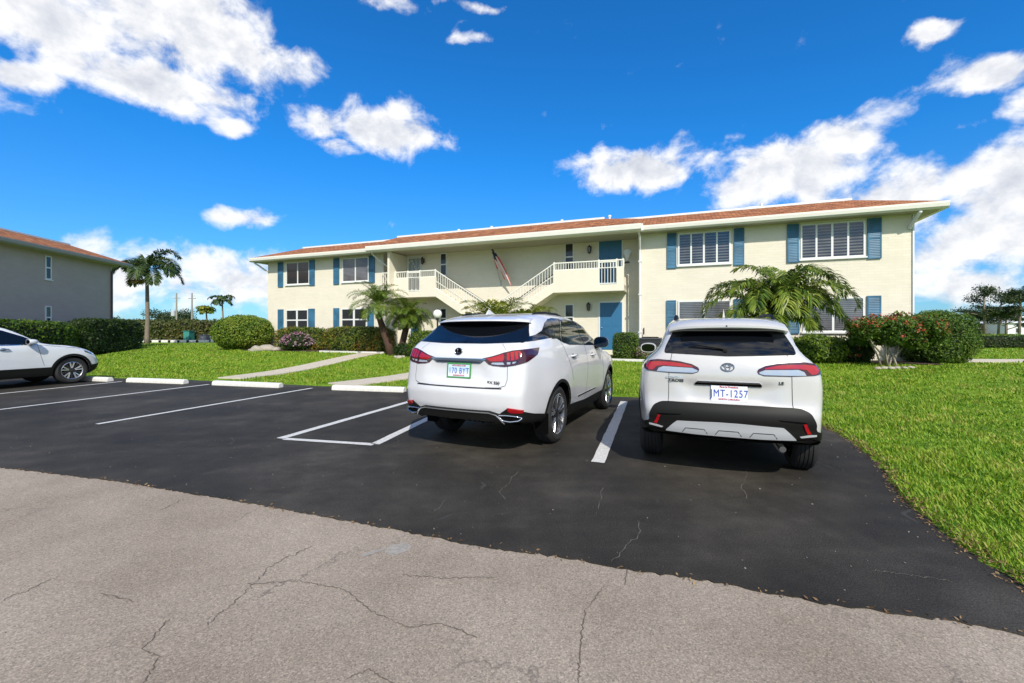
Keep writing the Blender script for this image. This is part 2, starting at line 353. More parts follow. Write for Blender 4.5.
# broad edge wobble
wn = N(nt, 'ShaderNodeTexNoise', _Scale=9.0, _Detail=2.0); nt.links.new(AE.outputs[0], wn.inputs[0])
ws = N(nt, 'ShaderNodeVectorMath', operation='MULTIPLY_ADD'); nt.links.new(wn.outputs['Color'], ws.inputs[0]); ws.inputs[1].default_value = (.09, .05, 0); ws.inputs[2].default_value = (-.045, -.025, 0)
wq = N(nt, 'ShaderNodeVectorMath', operation='ADD'); nt.links.new(AE.outputs[0], wq.inputs[0]); nt.links.new(ws.outputs[0], wq.inputs[1])
BL = [(60, 15, 150, 50, 1), (190, 30, 130, 55, 1), (130, 75, 110, 32, .95), (285, 62, 45, 26, .8), (20, 72, 50, 18, .8), (215, 90, 60, 18, .7),
      (230, 126, 34, 12, .85), (388, 128, 62, 28, 1), (322, 122, 34, 22, .8), (335, 148, 24, 12, .7), (238, 214, 36, 14, .85),
      (200, 262, 130, 24, .8), (230, 280, 120, 34, .9), (130, 285, 110, 34, .85), (60, 300, 110, 30, .7),
      (462, 38, 34, 8, .55), (370, 42, 22, 9, .45), (375, 2, 60, 14, .7), (470, 5, 40, 8, .5),
      (645, 168, 82, 26, .95), (610, 162, 40, 18, .7), (790, 172, 110, 40, 1), (830, 145, 70, 30, .9), (905, 185, 90, 36, .9), (1000, 185, 90, 46, 1), (985, 235, 110, 42, .95),
      (960, 285, 90, 30, .85), (925, 36, 34, 16, .8), (990, 74, 72, 20, .95), (1080, 90, 90, 30, 1), (968, 125, 20, 9, .5), (1120, 200, 120, 70, 1), (880, 225, 80, 30, .8),
      (560, 300, 1, 1, .1), (-120, 40, 150, 60, 1), (-200, 250, 150, 40, .9)]
acc = None
for (u, v, ru, rv, wt) in BL:
    a0 = math.atan((u - 512) / FOC); e0 = math.atan((HOR - v) / math.hypot(FOC, u - 512))
    ra = ru / FOC * math.cos(a0) ** 2; re = rv / FOC * math.cos(a0) * math.cos(e0) ** 2
    s1 = N(nt, 'ShaderNodeVectorMath', operation='MULTIPLY_ADD'); nt.links.new(wq.outputs[0], s1.inputs[0]); s1.inputs[1].default_value = (1 / ra, 1 / re, 0); s1.inputs[2].default_value = (-a0 / ra, -e0 / re, 0)
    s2 = N(nt, 'ShaderNodeVectorMath', operation='LENGTH'); nt.links.new(s1.outputs[0], s2.inputs[0])
    s3 = N(nt, 'ShaderNodeMapRange', interpolation_type='SMOOTHSTEP'); nt.links.new(s2.outputs['Value'], s3.inputs[0])
    s3.inputs[1].default_value = .1; s3.inputs[2].default_value = 1.6; s3.inputs[3].default_value = wt; s3.inputs[4].default_value = 0
    if acc is None: acc = s3.outputs[0]
    else:
        mxn = N(nt, 'ShaderNodeMath', operation='MAXIMUM'); nt.links.new(acc, mxn.inputs[0]); nt.links.new(s3.outputs[0], mxn.inputs[1]); acc = mxn.outputs[0]
# general broken cloud behind the viewer
gn = N(nt, 'ShaderNodeTexNoise', _Scale=2.2, _Detail=3.0); nt.links.new(D, gn.inputs[0])
bk = N(nt, 'ShaderNodeMapRange'); nt.links.new(sp.outputs[1], bk.inputs[0]); bk.inputs[1].default_value = .25; bk.inputs[2].default_value = -.2; bk.inputs[3].default_value = 0; bk.inputs[4].default_value = 1.25
gm = N(nt, 'ShaderNodeMath', operation='MULTIPLY'); nt.links.new(gn.outputs[0], gm.inputs[0]); nt.links.new(bk.outputs[0], gm.inputs[1])
mxn = N(nt, 'ShaderNodeMath', operation='MAXIMUM'); nt.links.new(acc, mxn.inputs[0]); nt.links.new(gm.outputs[0], mxn.inputs[1]); acc = mxn.outputs[0]
def cl_noise(offset):
    mp = N(nt, 'ShaderNodeMapping'); nt.links.new(D, mp.inputs[0]); mp.inputs['Scale'].default_value = (1, 1, 1.25); mp.inputs['Location'].default_value = offset
    n_ = N(nt, 'ShaderNodeTexNoise', _Scale=12.0, _Detail=9.0, _Roughness=.60, _Distortion=.2); nt.links.new(mp.outputs[0], n_.inputs[0]); return n_.outputs[0]
na = cl_noise((0, 0, 0)); nb = cl_noise((.012, 0, -.03))
k1 = N(nt, 'ShaderNodeMath', operation='MULTIPLY_ADD'); nt.links.new(na, k1.inputs[0]); k1.inputs[1].default_value = 2.0; k1.inputs[2].default_value = -1.0
k2 = N(nt, 'ShaderNodeMath', operation='ADD'); nt.links.new(acc, k2.inputs[0]); nt.links.new(k1.outputs[0], k2.inputs[1])
fac = N(nt, 'ShaderNodeMapRange', interpolation_type='SMOOTHSTEP'); nt.links.new(k2.outputs[0], fac.inputs[0]); fac.inputs[1].default_value = .30; fac.inputs[2].default_value = .86
# cloud tone: lit towards the top of each billow, greyer where thick
df = N(nt, 'ShaderNodeMath', operation='SUBTRACT'); nt.links.new(na, df.inputs[0]); nt.links.new(nb, df.inputs[1])
th = N(nt, 'ShaderNodeMapRange'); nt.links.new(k2.outputs[0], th.inputs[0]); th.inputs[1].default_value = .7; th.inputs[2].default_value = 1.5; th.inputs[3].default_value = .0; th.inputs[4].default_value = -.45
to = N(nt, 'ShaderNodeMath', operation='MULTIPLY_ADD'); nt.links.new(df.outputs[0], to.inputs[0]); to.inputs[1].default_value = 2.2; nt.links.new(th.outputs[0], to.inputs[2])
CLD = ramp(nt, [(.0, (6.4, 6.8, 7.8)), (.45, (9.2, 9.4, 9.9)), (.75, (11.8, 11.8, 11.8))])
ta = N(nt, 'ShaderNodeMath', operation='ADD'); nt.links.new(to.outputs[0], ta.inputs[0]); ta.inputs[1].default_value = .70; nt.links.new(ta.outputs[0], CLD.inputs[0])
mm = N(nt, 'ShaderNodeMath', operation='MULTIPLY'); nt.links.new(fac.outputs[0], mm.inputs[0]); mm.inputs[1].default_value = .97
nt.links.new(mixc(nt, mm.outputs[0], SKYC, CLD.outputs[0]), bg.inputs[0]); bg.inputs[1].default_value = .095

sl = bpy.data.lights.new('sun', 'SUN'); sl.energy = 5.0; sl.angle = R(.5); sl.color = (1, .945, .85)
so = link(bpy.data.objects.new('sun', sl)); so.rotation_euler = SUNV.to_track_quat('-Z', 'Y').to_euler(); so.location = (5, -20, 20)
cd = bpy.data.cameras.new('camera'); cam = link(bpy.data.objects.new('camera', cd)); SC.camera = cam
cam.location = (0, 0, EYE); cam.rotation_euler = (R(90), 0, 0); cd.sensor_width = 36; cd.lens = FOC / 1024 * 36; cd.shift_y = -(341.5 - HOR) / 1024; cd.clip_end = 5000; cd.clip_start = .05
SC.render.engine = 'CYCLES'; SC.view_settings.view_transform = 'Standard'; SC.view_settings.look = 'None'; SC.view_settings.exposure = -.06; SC.view_settings.gamma = 1
SC.render.resolution_x = 1024; SC.render.resolution_y = 683

# ------------------------------------------------------------------ building frame
BC = (-14.67, 26.15); E1 = (.934, -.357); E2 = (.357, .934); BLEN = 30.67; BROT = math.atan2(-.357, .934)
def bs(u, y=0):      # along-wall coordinate seen at column u on the plane y behind the front
    a = (u - 512) / FOC; X0 = BC[0] + y * E2[0]; Z0 = BC[1] + y * E2[1]
    return (a * Z0 - X0) / (E1[0] - a * E1[1])
def bz(u, v, y=0):
    s = bs(u, y); Z = BC[1] + s * E1[1] + y * E2[1]
    return EYE + (HOR - v) * Z / FOC
def bw(s, y): return (BC[0] + s * E1[0] + y * E2[0], BC[1] + s * E1[1] + y * E2[1])
def yb(X, Y): return (X - BC[0]) * E2[0] + (Y - BC[1]) * E2[1]

# ------------------------------------------------------------------ ground
def jit(pts, step=.25, amp=.012, seed=1):
    rr = random.Random(seed); out = []
    for (a, b) in zip(pts[:-1], pts[1:]):
        L = math.dist(a, b); n = max(1, int(L / step))
        for i in range(n):
            t = i / n; out.append((a[0] + (b[0] - a[0]) * t + rr.uniform(-amp, amp), a[1] + (b[1] - a[1]) * t + rr.uniform(-amp, amp)))
    out.append(pts[-1]); return out
seam_px = [(0, 467), (60, 474), (125, 482), (270, 506), (400, 530), (480, 546), (560, 556), (612, 566), (720, 582), (830, 604), (940, 618), (1024, 634)]
seam = [(-60, 4.777 + (60 - 5.6) * .26)] + [gp(*p) for p in seam_px] + [(2.95, 2.02)]
seamj = jit(seam, .035, .014, 3)
right_edge = [(2.62, 2.02), gp(1024, 587), gp(960, 545), gp(905, 500), gp(880, 463), gp(850, 440), gp(822, 425), (5.45, 9.02)]
right_edge[0] = (2.95, 2.02)
front = [(5.45, 9.02), (2.33, 9.87), gp(320, 386), gp(190, 380), gp(125, 378.5), (-24, 16.9), (-60, 26.5)]
park = seamj + jit(right_edge, .12, .018, 5)[1:] + jit(front, .2, .01, 6)[1:]
road = [(-60, -30), (60, -30), (60, -9), (12, .9), (6, 1.55), (2.95, 2.02)] + seamj[::-1]
def slab(name, poly, z0, z1, mat, label=None, kind='structure'):
    n = len(poly); V = [(x, y, z1) for x, y in poly] + [(x, y, z0) for x, y in poly]
    bm = bmesh.new(); vs = [bm.verts.new(v) for v in V]
    es = [bm.edges.new((vs[i], vs[(i + 1) % n])) for i in range(n)]
    bmesh.ops.triangle_fill(bm, edges=es, use_beauty=True, use_dissolve=False)
    for i in range(n): bm.faces.new((vs[i], vs[(i + 1) % n], vs[n + (i + 1) % n], vs[n + i]))
    bmesh.ops.recalc_face_normals(bm, faces=bm.faces)
    me = bpy.data.meshes.new(name); bm.to_mesh(me); bm.free(); me.materials.append(mat)
    o = link(bpy.data.objects.new(name, me)); tag(o, label, None, None, kind); return o
slab('parking_lot', park, -.08, 0, ASPH); slab('road', road, -.09, -.008, ROAD)

def inpoly(poly, X, Y):
    X = np.asarray(X, float); Y = np.asarray(Y, float); c = np.zeros(X.shape, bool); n = len(poly)
    for i in range(n):
        x1, y1 = poly[i]; x2, y2 = poly[(i + 1) % n]
        k = (y1 > Y) != (y2 > Y)
        if abs(y2 - y1) < 1e-12: continue
        c ^= k & (X < (x2 - x1) * (Y - y1) / (y2 - y1) + x1)
    return c
def dseg(poly, X, Y, closed=True):
    d = np.full(np.shape(X), 1e9); n = len(poly)
    for i in range(n if closed else n - 1):
        x1, y1 = poly[i]; x2, y2 = poly[(i + 1) % n]; dx, dy = x2 - x1, y2 - y1
        t = np.clip(((X - x1) * dx + (Y - y1) * dy) / (dx * dx + dy * dy + 1e-12), 0, 1)
        d = np.minimum(d, np.hypot(X - x1 - t * dx, Y - y1 - t * dy))
    return d
paved = [(-60, -30), (60, -30), (60, -9), (12, .9), (6, 1.55)] + right_edge + front[1:]
def sst(t): t = np.clip(t, 0, 1); return t * t * (3 - 2 * t)
def hbase(X, Y):
    y = (X - BC[0]) * E2[0] + (Y - BC[1]) * E2[1]
    h = .02 + .38 * sst((y + 8.6) / 7.5)
    far = sst((Y - 34) / 15) * (X < 0); return h * (1 - far) + .25 * far
def hgt(X, Y):
    X = np.asarray(X, float); Y = np.asarray(Y, float)
    h = hbase(X, Y); ins = inpoly(paved, X, Y); d = dseg(paved, X, Y)
    return np.where(ins, np.where(d > .12, -.06, -.02), h)
def axis(a, b, step, lo, hi):
    c = list(np.arange(a, b, step)); s = step; x = a; L = []
    while x > lo: s *= 1.35; x -= s; L.append(x)
    s = step; x = c[-1]; Q = []
    while x < hi: s *= 1.35; x += s; Q.append(x)
    return np.array(L[::-1] + c + Q)
gx = axis(-26, 14, .16, -2500, 2500); gy = axis(-1, 26, .16, -300, 3000)
GX, GY = np.meshgrid(gx, gy); GH = hgt(GX, GY)
nx, ny = len(gx), len(gy)
me = bpy.data.meshes.new('lawn'); V = np.stack([GX, GY, GH], -1).reshape(-1, 3)
idx = np.arange(nx * ny).reshape(ny, nx); F = np.stack([idx[:-1, :-1], idx[:-1, 1:], idx[1:, 1:], idx[1:, :-1]], -1).reshape(-1, 4)
me.vertices.add(len(V)); me.vertices.foreach_set('co', V.astype(np.float32).ravel())
me.loops.add(F.size); me.loops.foreach_set('vertex_index', F.ravel().astype(np.int32))
me.polygons.add(len(F)); me.polygons.foreach_set('loop_start', np.arange(0, F.size, 4, dtype=np.int32)); me.polygons.foreach_set('loop_total', np.full(len(F), 4, dtype=np.int32))
me.materials.append(LAWN); me.update(calc_edges=True); me.polygons.foreach_set('use_smooth', np.ones(len(F), bool))
tag(link(bpy.data.objects.new('lawn', me)), kind='structure')
def hz(x, y): return float(hbase(np.array(x), np.array(y)))

# sidewalks as thin slabs following the ground
def walk(name, a, b, wd, mat=CONC):
    ax, ay = a; bx, by = b; L = math.dist(a, b); dx, dy = (bx - ax) / L, (by - ay) / L; px_, py_ = -dy * wd / 2, dx * wd / 2
    n = int(L / 1.0) + 1; vs = []; fs = []
    for i in range(n + 1):
        t = i / n * L; x, y = ax + dx * t, ay + dy * t; z = hz(x, y) + .035
        vs += [(x - px_, y - py_, z), (x + px_, y + py_, z), (x - px_, y - py_, z - .1), (x + px_, y + py_, z - .1)]
    for i in range(n):
        k = 4 * i; fs += [(k, k + 4, k + 5, k + 1), (k, k + 2, k + 6, k + 4), (k + 1, k + 5, k + 7, k + 3)]
    fs += [(0, 1, 3, 2), (4 * n, 4 * n + 2, 4 * n + 3, 4 * n + 1)]
    o = mesh_obj(name, vs, fs, mat); tag(o, kind='structure'); return ((a, b, wd))
W1 = walk('sidewalk', gp(232, 379.5, .0), gp(382, 353, .36), 1.05)
W2 = walk('sidewalk', gp(340, 386, .0), gp(560, 352.6, .36), 1.05)
W3 = walk('cart_path', (15.6, 15.6), (60, 12.5), 1.5)
W4 = walk('sidewalk', gp(382, 353, .36), gp(600, 353, .4), 1.0)
WALKS = [W1, W2, W3, W4]

# mulch beds
def bed(poly, name='mulch_bed'):
    n = len(poly); cx = sum(p[0] for p in poly) / n; cy = sum(p[1] for p in poly) / n
    vs = [(x, y, hz(x, y) + .02) for x, y in poly] + [(cx, cy, hz(cx, cy) + .06)]
    mesh_obj(name, vs, [(i, (i + 1) % n, n) for i in range(n)], MULCH)['kind'] = 'structure'
BEDS = [[bw(0, -2.0), bw(8.8, -1.9), bw(8.8, -.02), bw(0, -.02)], [bw(17.2, -1.3), bw(30.9, -1.5), bw(31.3, 1.5), bw(30.7, 1.5), bw(30.7, -.02), bw(17.2, -.02)]]
for b_ in BEDS: bed(b_)
def circ(x, y, r, n=14): return [(x + r * math.cos(2 * PI * i / n), y + r * math.sin(2 * PI * i / n)) for i in range(n)]

# painted lines
def gline(name, a, b, wd, label):
    L = math.dist(a, b); dx, dy = (b[0] - a[0]) / L, (b[1] - a[1]) / L; px_, py_ = -dy * wd / 2, dx * wd / 2
    n = max(2, int(L / .15)); vs = []; rr = random.Random(len(label))
    for i in range(n + 1):
        t = i / n * L; j = rr.uniform(-.004, .004)
        vs += [(a[0] + dx * t - px_ + j, a[1] + dy * t - py_ + j, .004), (a[0] + dx * t + px_ + j, a[1] + dy * t + py_ - j, .004)]
    o = mesh_obj(name, vs, [(2 * i, 2 * i + 2, 2 * i + 3, 2 * i + 1) for i in range(n)], STRIPE); o['kind'] = 'structure'; return o
def ext(a, b, k0=0, k1=0):
    L = math.dist(a, b); d = ((b[0] - a[0]) / L, (b[1] - a[1]) / L); return (a[0] - d[0] * k0, a[1] - d[1] * k0), (b[0] + d[0] * k1, b[1] + d[1] * k1)
gline('parking_line', *ext(gp(0, 393.8), gp(122, 381.6), 1.6, 0), .10, 'a')
gline('parking_line', *ext(gp(0, 409.6), gp(209, 384.4), 2.6, 0), .10, 'b')
gline('parking_line', gp(97, 424.2), gp(312, 388.2), .10, 'c')
gline('parking_line', gp(280, 438.6), gp(410, 401.5), .13, 'd')
gline('parking_line', gp(375, 444.2), gp(470, 398.5), .13, 'e')
a_, b_ = ext(gp(285, 439.0), gp(374, 444.6), 0, .0); gline('parking_line', a_, b_, .10, 'f')
gline('parking_line', gp(597.9, 462.5), gp(624.2, 401.5), .15, 'g')

# cracks in the old road (filled hairlines lying on the surface)
CRK = simple('dark_crack', (.11, .09, .075), .95); CRKL = simple('pale_crack', (.11, .10, .08), .95)
def crack(pts_px, wd, mat, z, seed):
    rr = random.Random(seed); pts = []
    for a, b in zip(pts_px[:-1], pts_px[1:]):
        n = max(2, int(math.dist(a, b) / 2.4))
        for i in range(n):
            t = i / n; pts.append(gp(a[0] + (b[0] - a[0]) * t + rr.uniform(-1.5, 1.5), a[1] + (b[1] - a[1]) * t + rr.uniform(-1.1, 1.1)))
    pts.append(gp(*pts_px[-1])); vs = []; fs = []
    for i, p in enumerate(pts):
        q = pts[min(i + 1, len(pts) - 1)]; o_ = pts[max(i - 1, 0)]; dx, dy = q[0] - o_[0], q[1] - o_[1]; L = math.hypot(dx, dy) or 1
        w_ = wd * rr.uniform(.25, 1.0) * (1 if 0 < i < len(pts) - 1 else .1)
        vs += [(p[0] - dy / L * w_, p[1] + dx / L * w_, z), (p[0] + dy / L * w_, p[1] - dx / L * w_, z)]
    for i in range(len(pts) - 1): fs.append((2 * i, 2 * i + 1, 2 * i + 3, 2 * i + 2))
    return vs, fs
def cracks(name, lst, wd, mat, z):
    m_ = MB()
    for i, l in enumerate(lst): m_.add(*crack(l, wd, mat, z, i + 11))
    o = mesh_obj(name, m_.v, m_.f, mat); o['kind'] = 'structure'
cracks('road_crack', [[(312, 545), (270, 565), (245, 592), (205, 625)], [(245, 583), (300, 580), (345, 588), (372, 610), (408, 626), (440, 622), (478, 636)],
    [(170, 617), (142, 648), (160, 655), (142, 683)], [(605, 583), (584, 612), (580, 650), (578, 683)], [(400, 574), (450, 577), (495, 576)], [(100, 592), (135, 600)],
    [(345, 678), (368, 668), (398, 683)], [(628, 568), (624, 585)], [(60, 575), (20, 592), (0, 600)], [(188, 495), (160, 510)]], .0042, CRK, -.0055)
cracks('parking_lot_crack', [[(637, 520), (641, 533), (625, 548), (611, 563)], [(603, 487), (599, 510)], [(748, 466), (746, 478), (742, 488), (748, 500)], [(872, 570), (953, 582)], [(445, 500), (434, 512)], [(520, 470), (500, 492), (506, 500)]], .004, CRKL, .003)

FADE = simple('faded_paint', (.38, .345, .30), .9, noise=.45, scale=40)
for pts_ in ([(360, 554), (372, 550), (383, 547.5), (385, 549), (374, 552.5), (364, 556)], [(384, 549), (392, 544), (404, 542), (412, 545), (408, 550), (396, 554), (388, 554)]):
    mesh_obj('faded_marking', [(*gp(*p), -.0055) for p in pts_], [tuple(range(len(pts_)))], FADE)['kind'] = 'structure'

# ------------------------------------------------------------------ wheel stops
def wheel_stop(a, b, label):
    L = math.dist(a, b); ang = math.atan2(b[1] - a[1], b[0] - a[0]); z0 = .0
    m_ = MB(); L = max(L, 1.7)
    m_.prism([(-.09, 0), (.09, 0), (.085, .08), (.05, .125), (-.05, .125), (-.085, .08)], .0, L, 'x')
    o = m_.build('wheel_stop', STOPM, None, bevel=.012); o.location = (a[0], a[1], z0); o.rotation_euler = (0, 0, ang)
    tag(o, label, 'wheel stop', 'concrete wheel stops along the front of the bays')
wheel_stop((gp(110.5, 381.6)[0] - 1.75, gp(110.5, 381.6)[1] + .47), gp(110.5, 381.6), 'white concrete wheel stop just past the front tyre of the parked white SUV at left')
wheel_stop(gp(129, 382.0), gp(186, 384), 'white concrete wheel stop standing alone at the head of an empty bay')
wheel_stop(gp(214.5, 385), gp(281, 387.8), 'white concrete wheel stop lying across the start of the first sidewalk')
wheel_stop(gp(333.6, 389.8), gp(405, 392.2), 'beige concrete wheel stop beside the second sidewalk left of the middle SUV')

# ------------------------------------------------------------------ the apartment building
EZ0, EZ1 = 5.55, 5.78; REC = .9; DEP = 10.0
sl_, sr_ = bs(383.5), bs(640.5)
def building(label, blen, rec=None, wall=WALL):
    t = thing('apartment_building', label, 'building')
    if rec: fp = [(0, 0), (rec[0], 0), (rec[0], REC), (rec[1], REC), (rec[1], 0), (blen, 0), (blen, DEP), (0, DEP)]
    else: fp = [(0, 0), (blen, 0), (blen, DEP), (0, DEP)]
    MB().prism(fp, -.3, 5.57, 'z').build('wall', wall, t)
    return t
bld = building('long two-storey cream apartment building with blue shutters and a recessed stair bay', BLEN, (sl_, sr_))
bld.location = (BC[0], BC[1], 0); bld.rotation_euler = (0, 0, BROT)

def roof(t, x0, x1, y0, y1, oh=.6, inset=1.97, rise=.8, lift=0, fas=None):
    fas = fas or FASC
    X0, X1, Y0, Y1 = x0 - oh, x1 + oh, y0 - oh, y1 + oh; z0, z1 = EZ0 + lift, EZ1 + lift; zt = z1 + rise; k = inset
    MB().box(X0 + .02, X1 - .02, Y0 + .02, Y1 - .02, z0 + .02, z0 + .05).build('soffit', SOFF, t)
    m_ = MB(); a = .11      # gutter runs
    for (p, q, ax) in (((X0, Y0), (X1, Y0), 0), ((X0, Y1), (X1, Y1), 1), ((X0, Y0), (X0, Y1), 2), ((X1, Y0), (X1, Y1), 3)):
        if ax == 0: m_.prism([(Y0 - a, z1), (Y0 - a, z1 - .06), (Y0 - a * .8, z0 + .06), (Y0 - .02, z0), (Y0 + .03, z0), (Y0 + .03, z1)], X0 - a, X1 + a, 'x')
        if ax == 1: m_.box(X0, X1, Y1 - .03, Y1 + a, z0, z1)
        if ax == 2: m_.box(X0 - a * .97, X0 + .03, Y0 + .031, Y1, z0 + .003, z1 - .002)
        if ax == 3: m_.box(X1 - .03, X1 + a * .97, Y0 + .031, Y1, z0 + .003, z1 - .002)
    m_.build('gutter', fas, t)
    A = [(X0 - .03, Y0 - .03, z1 + .012), (X1 + .03, Y0 - .03, z1 + .012), (X1 + .03, Y1 + .03, z1 + .012), (X0 - .03, Y1 + .03, z1 + .012)]
    B = [(X0 + k, Y0 + k, zt), (X1 - k, Y0 + k, zt), (X1 - k, Y1 - k, zt), (X0 + k, Y1 - k, zt)]
    r = MB().add(A + B, [(0, 1, 5, 4), (1, 2, 6, 5), (2, 3, 7, 6), (3, 0, 4, 7)]).build('roof', SHING, t)
    MB().add([(p[0], p[1], p[2] - .01) for p in B], [(0, 1, 2, 3)]).build('flat_roof', TRIM, r)
    c = MB(); w_ = .05
    c.box(B[0][0] - w_, B[1][0] + w_, B[0][1] - w_, B[0][1] + w_, zt - .015, zt + .07)
    c.box(B[0][0] - w_, B[1][0] + w_, B[3][1] - w_, B[3][1] + w_, zt - .015, zt + .07)
    c.box(B[0][0] - w_ + .002, B[0][0] + w_, B[0][1] + w_, B[3][1] - w_, zt - .013, zt + .068)
    c.box(B[1][0] - w_, B[1][0] + w_ - .002, B[0][1] + w_, B[3][1] - w_, zt - .013, zt + .068)
    c.build('coping', TRIM, r)
    return r, zt
rf, zt = roof(bld, 0, BLEN, 0, DEP)
# projecting roof over the stair bay
X0, X1 = sl_ - .35, sr_ + .1; y0 = -.95; k = 1.97
m_ = MB(); m_.prism([(y0 - .09, EZ1 + .03), (y0 - .09, EZ1 - .03), (y0 - .07, EZ0 + .05), (y0, EZ0 - .01), (y0 + .26, EZ0 - .01), (y0 + .26, EZ1 + .03)], X0, X1, 'x')
m_.build('gutter', FASC, bld)
A = [(X0 - .03, y0 - .06, EZ1 + .04), (X1 + .03, y0 - .06, EZ1 + .04), (X1 - k * .9, y0 + k, EZ1 + .86), (X0 + .5, y0 + k, EZ1 + .86), (X0 - .03, 1.4, EZ1 + .84), (X1 - .2, 1.5, EZ1 + .84)]
MB().add(A, [(0, 1, 2, 3), (0, 3, 4), (1, 5, 2)]).build('roof', SHING, bld)
MB().box(X0 + .5, X1 - k * .9, y0 + k - .04, y0 + k + .06, EZ1 + .84, EZ1 + .93).build('coping', TRIM, bld)
for u in (451.6, 485.3, 557.7, 607):
    s = bs(u, .8); MB().tube([(s, 1.6, zt), (s, 1.6, zt + .27)], .05, 8).tube([(s, 1.6, zt + .27), (s, 1.6, zt + .34)], .075, 8).build('vent_pipe', TRIM, rf)
s = bs(765, .8); MB().tube([(s, 1.6, zt), (s, 1.6, zt + .25)], .05, 8).box(s - .5, s - .1, 1.5, 1.8, zt, zt + .14).build('vent_pipe', TRIM, rf)

def downspout(t, s, y, zb, elbow=-.55):
    m_ = MB(); r = .045
    m_.tube([(s, -.62, EZ0 + .08), (s, -.62, EZ0 - .02), (s + .02, -.5, EZ0 - .12), (s + .0, y - .09, EZ0 - .62), (s, y - .065, EZ0 - .75), (s, y - .065, zb)], r, 8)
    for z in (1.4, 3.0, 4.4): 
        if z > zb: m_.box(s - .07, s + .07, y - .12, y - .0, z, z + .04)
    m_.build('downspout', TRIM, t)
downspout(bld, bs(638.5) + .06, 0, .45)
MB().box(bs(636) - .1, bs(643) + .05, -.78, -.66, EZ0 + .02, EZ1 + .08).build('gutter_end', TRIM, bld)
m_ = MB(); s = bs(912) - .12
m_.tube([(s + .12, -.55, EZ0 + .1), (s + .12, -.55, EZ0 - .05), (s + .10, -.42, EZ0 - .15), (s + .04, -.1, EZ0 - .42), (s + .04, -.05, EZ0 - .50)], .06, 8)
m_.build('downspout', TRIM, bld)
MB().box(BLEN + .003, BLEN + .05, -.045, .06, .4, EZ0 - .02).build('corner_trim', TRIM, bld)
m_ = MB(); m_.tube([(sl_ - .25, -.6, EZ0 + .1), (sl_ - .25, -.6, EZ0 - .05), (sl_ - .1, -.3, EZ0 - .35), (sl_ + .45, -.07, EZ0 - .75), (sl_ + .45, -.07, .45)], .045, 8); m_.build('downspout', TRIM, bld)
m_ = MB(); m_.tube([(-.5, -.5, EZ0 + .1), (-.5, -.5, EZ0 - .04), (-.35, -.3, EZ0 - .2), (-.02, -.08, EZ0 - .5), (-.0, -.06, EZ0 - .6)], .05, 8); m_.build('downspout', TRIM, bld)

def window(t, s0, s1, z0, z1, y, style='slider', glass=WGLS):
    fw = .055; yf = y - .035
    m_ = MB(); m_.box(s0, s1, yf, y + .01, z0, z0 + fw); m_.box(s0, s1, yf, y + .01, z1 - fw, z1)
    m_.box(s0, s0 + fw, yf, y + .01, z0 + fw, z1 - fw); m_.box(s1 - fw, s1, yf, y + .01, z0 + fw, z1 - fw)
    m_.box(s0 - .05, s1 + .05, y - .08, y + .01, z0 - .055, z0 - .002)
    mid = (s0 + s1) / 2
    if style in ('slider', 'shutter'): m_.box(mid - .035, mid + .035, yf + .006, y + .01, z0 + fw, z1 - fw)
    if style == 'cross':
        m_.box(mid - .06, mid + .06, yf + .006, y + .01, z0 + fw, z1 - fw); zm = (z0 + z1) / 2 + .02
        m_.box(s0 + fw, mid - .06, yf + .008, y + .01, zm - .035, zm + .035); m_.box(mid + .06, s1 - fw, yf + .008, y + .01, zm - .035, zm + .035)
    if style == 'hung': zm = (z0 + z1) / 2; m_.box(s0 + fw, s1 - fw, yf + .006, y + .01, zm - .035, zm + .035)
    if style == 'shutter':
        for (p, q) in ((s0 + fw, mid - .035), (mid + .035, s1 - fw)):
            c = (p + q) / 2; m_.box(c - .03, c + .03, y - .02, y + .01, z0 + fw, z1 - fw)
    f = m_.build('window', TRIM, t)
    MB().box(s0 + fw, s1 - fw, y - .012, y - .004, z0 + fw, z1 - fw).build('pane', glass, f)
    return f
def shutter(t, s0, s1, z0, z1):
    m_ = MB(); m_.box(s0, s1, -.05, .0, z0, z1); f = .045
    m_.box(s0, s0 + f, -.062, -.05, z0, z1); m_.box(s1 - f, s1, -.062, -.05, z0, z1)
    for z in (z0, (z0 + z1) / 2 - f / 2, z1 - f): m_.box(s0 + f, s1 - f, -.06, -.05, z, z + f)
    for k in range(int((z1 - z0) / .06)):
        z = z0 + f + k * .06
        if z + .03 < z1 - f: m_.add([(s0 + f, -.051, z + .035), (s1 - f, -.051, z + .035), (s1 - f, -.06, z), (s0 + f, -.06, z)], [(0, 1, 2, 3)])
    m_.build('shutter', SHUT, t)
def at(u0, u1, va, vb, um=None):
    um = um or (u0 + u1) / 2; return bs(u0), bs(u1), bz(um, vb), bz(um, va)
# z levels taken once so that the rows line up
UZ0, UZ1 = bz(833, 258), bz(833, 222.3)
LZ0, LZ1 = bz(833, 332), bz(833, 297.5)
for (u0, u1, st, gl) in ((286.5, 309.7, 'slider', WGLS), (342.6, 369, 'slider', BLIND), (678, 730.6, 'shutter', PLSHUT), (800.3, 865, 'shutter', PLSHUT)):
    window(bld, bs(u0), bs(u1), UZ0, UZ1, 0, st, gl)
for (u0, u1, st, gl) in ((286.4, 308.3, 'cross', WGLS), (341.7, 367, 'cross', WGLS), (678, 731, 'slider', BLIND), (802.5, 864.4, 'slider', BLIND)):
    window(bld, bs(u0), bs(u1), LZ0, LZ1, 0, st, gl)
for (u0, u1) in ((278.5, 283.4), (309.9, 315), (334, 339.4), (369.5, 375), (667, 676.4), (733.8, 744), (786.9, 798.6), (867, 881)):
    shutter(bld, bs(u0), bs(u1), UZ0 - .1, UZ1 + .04)
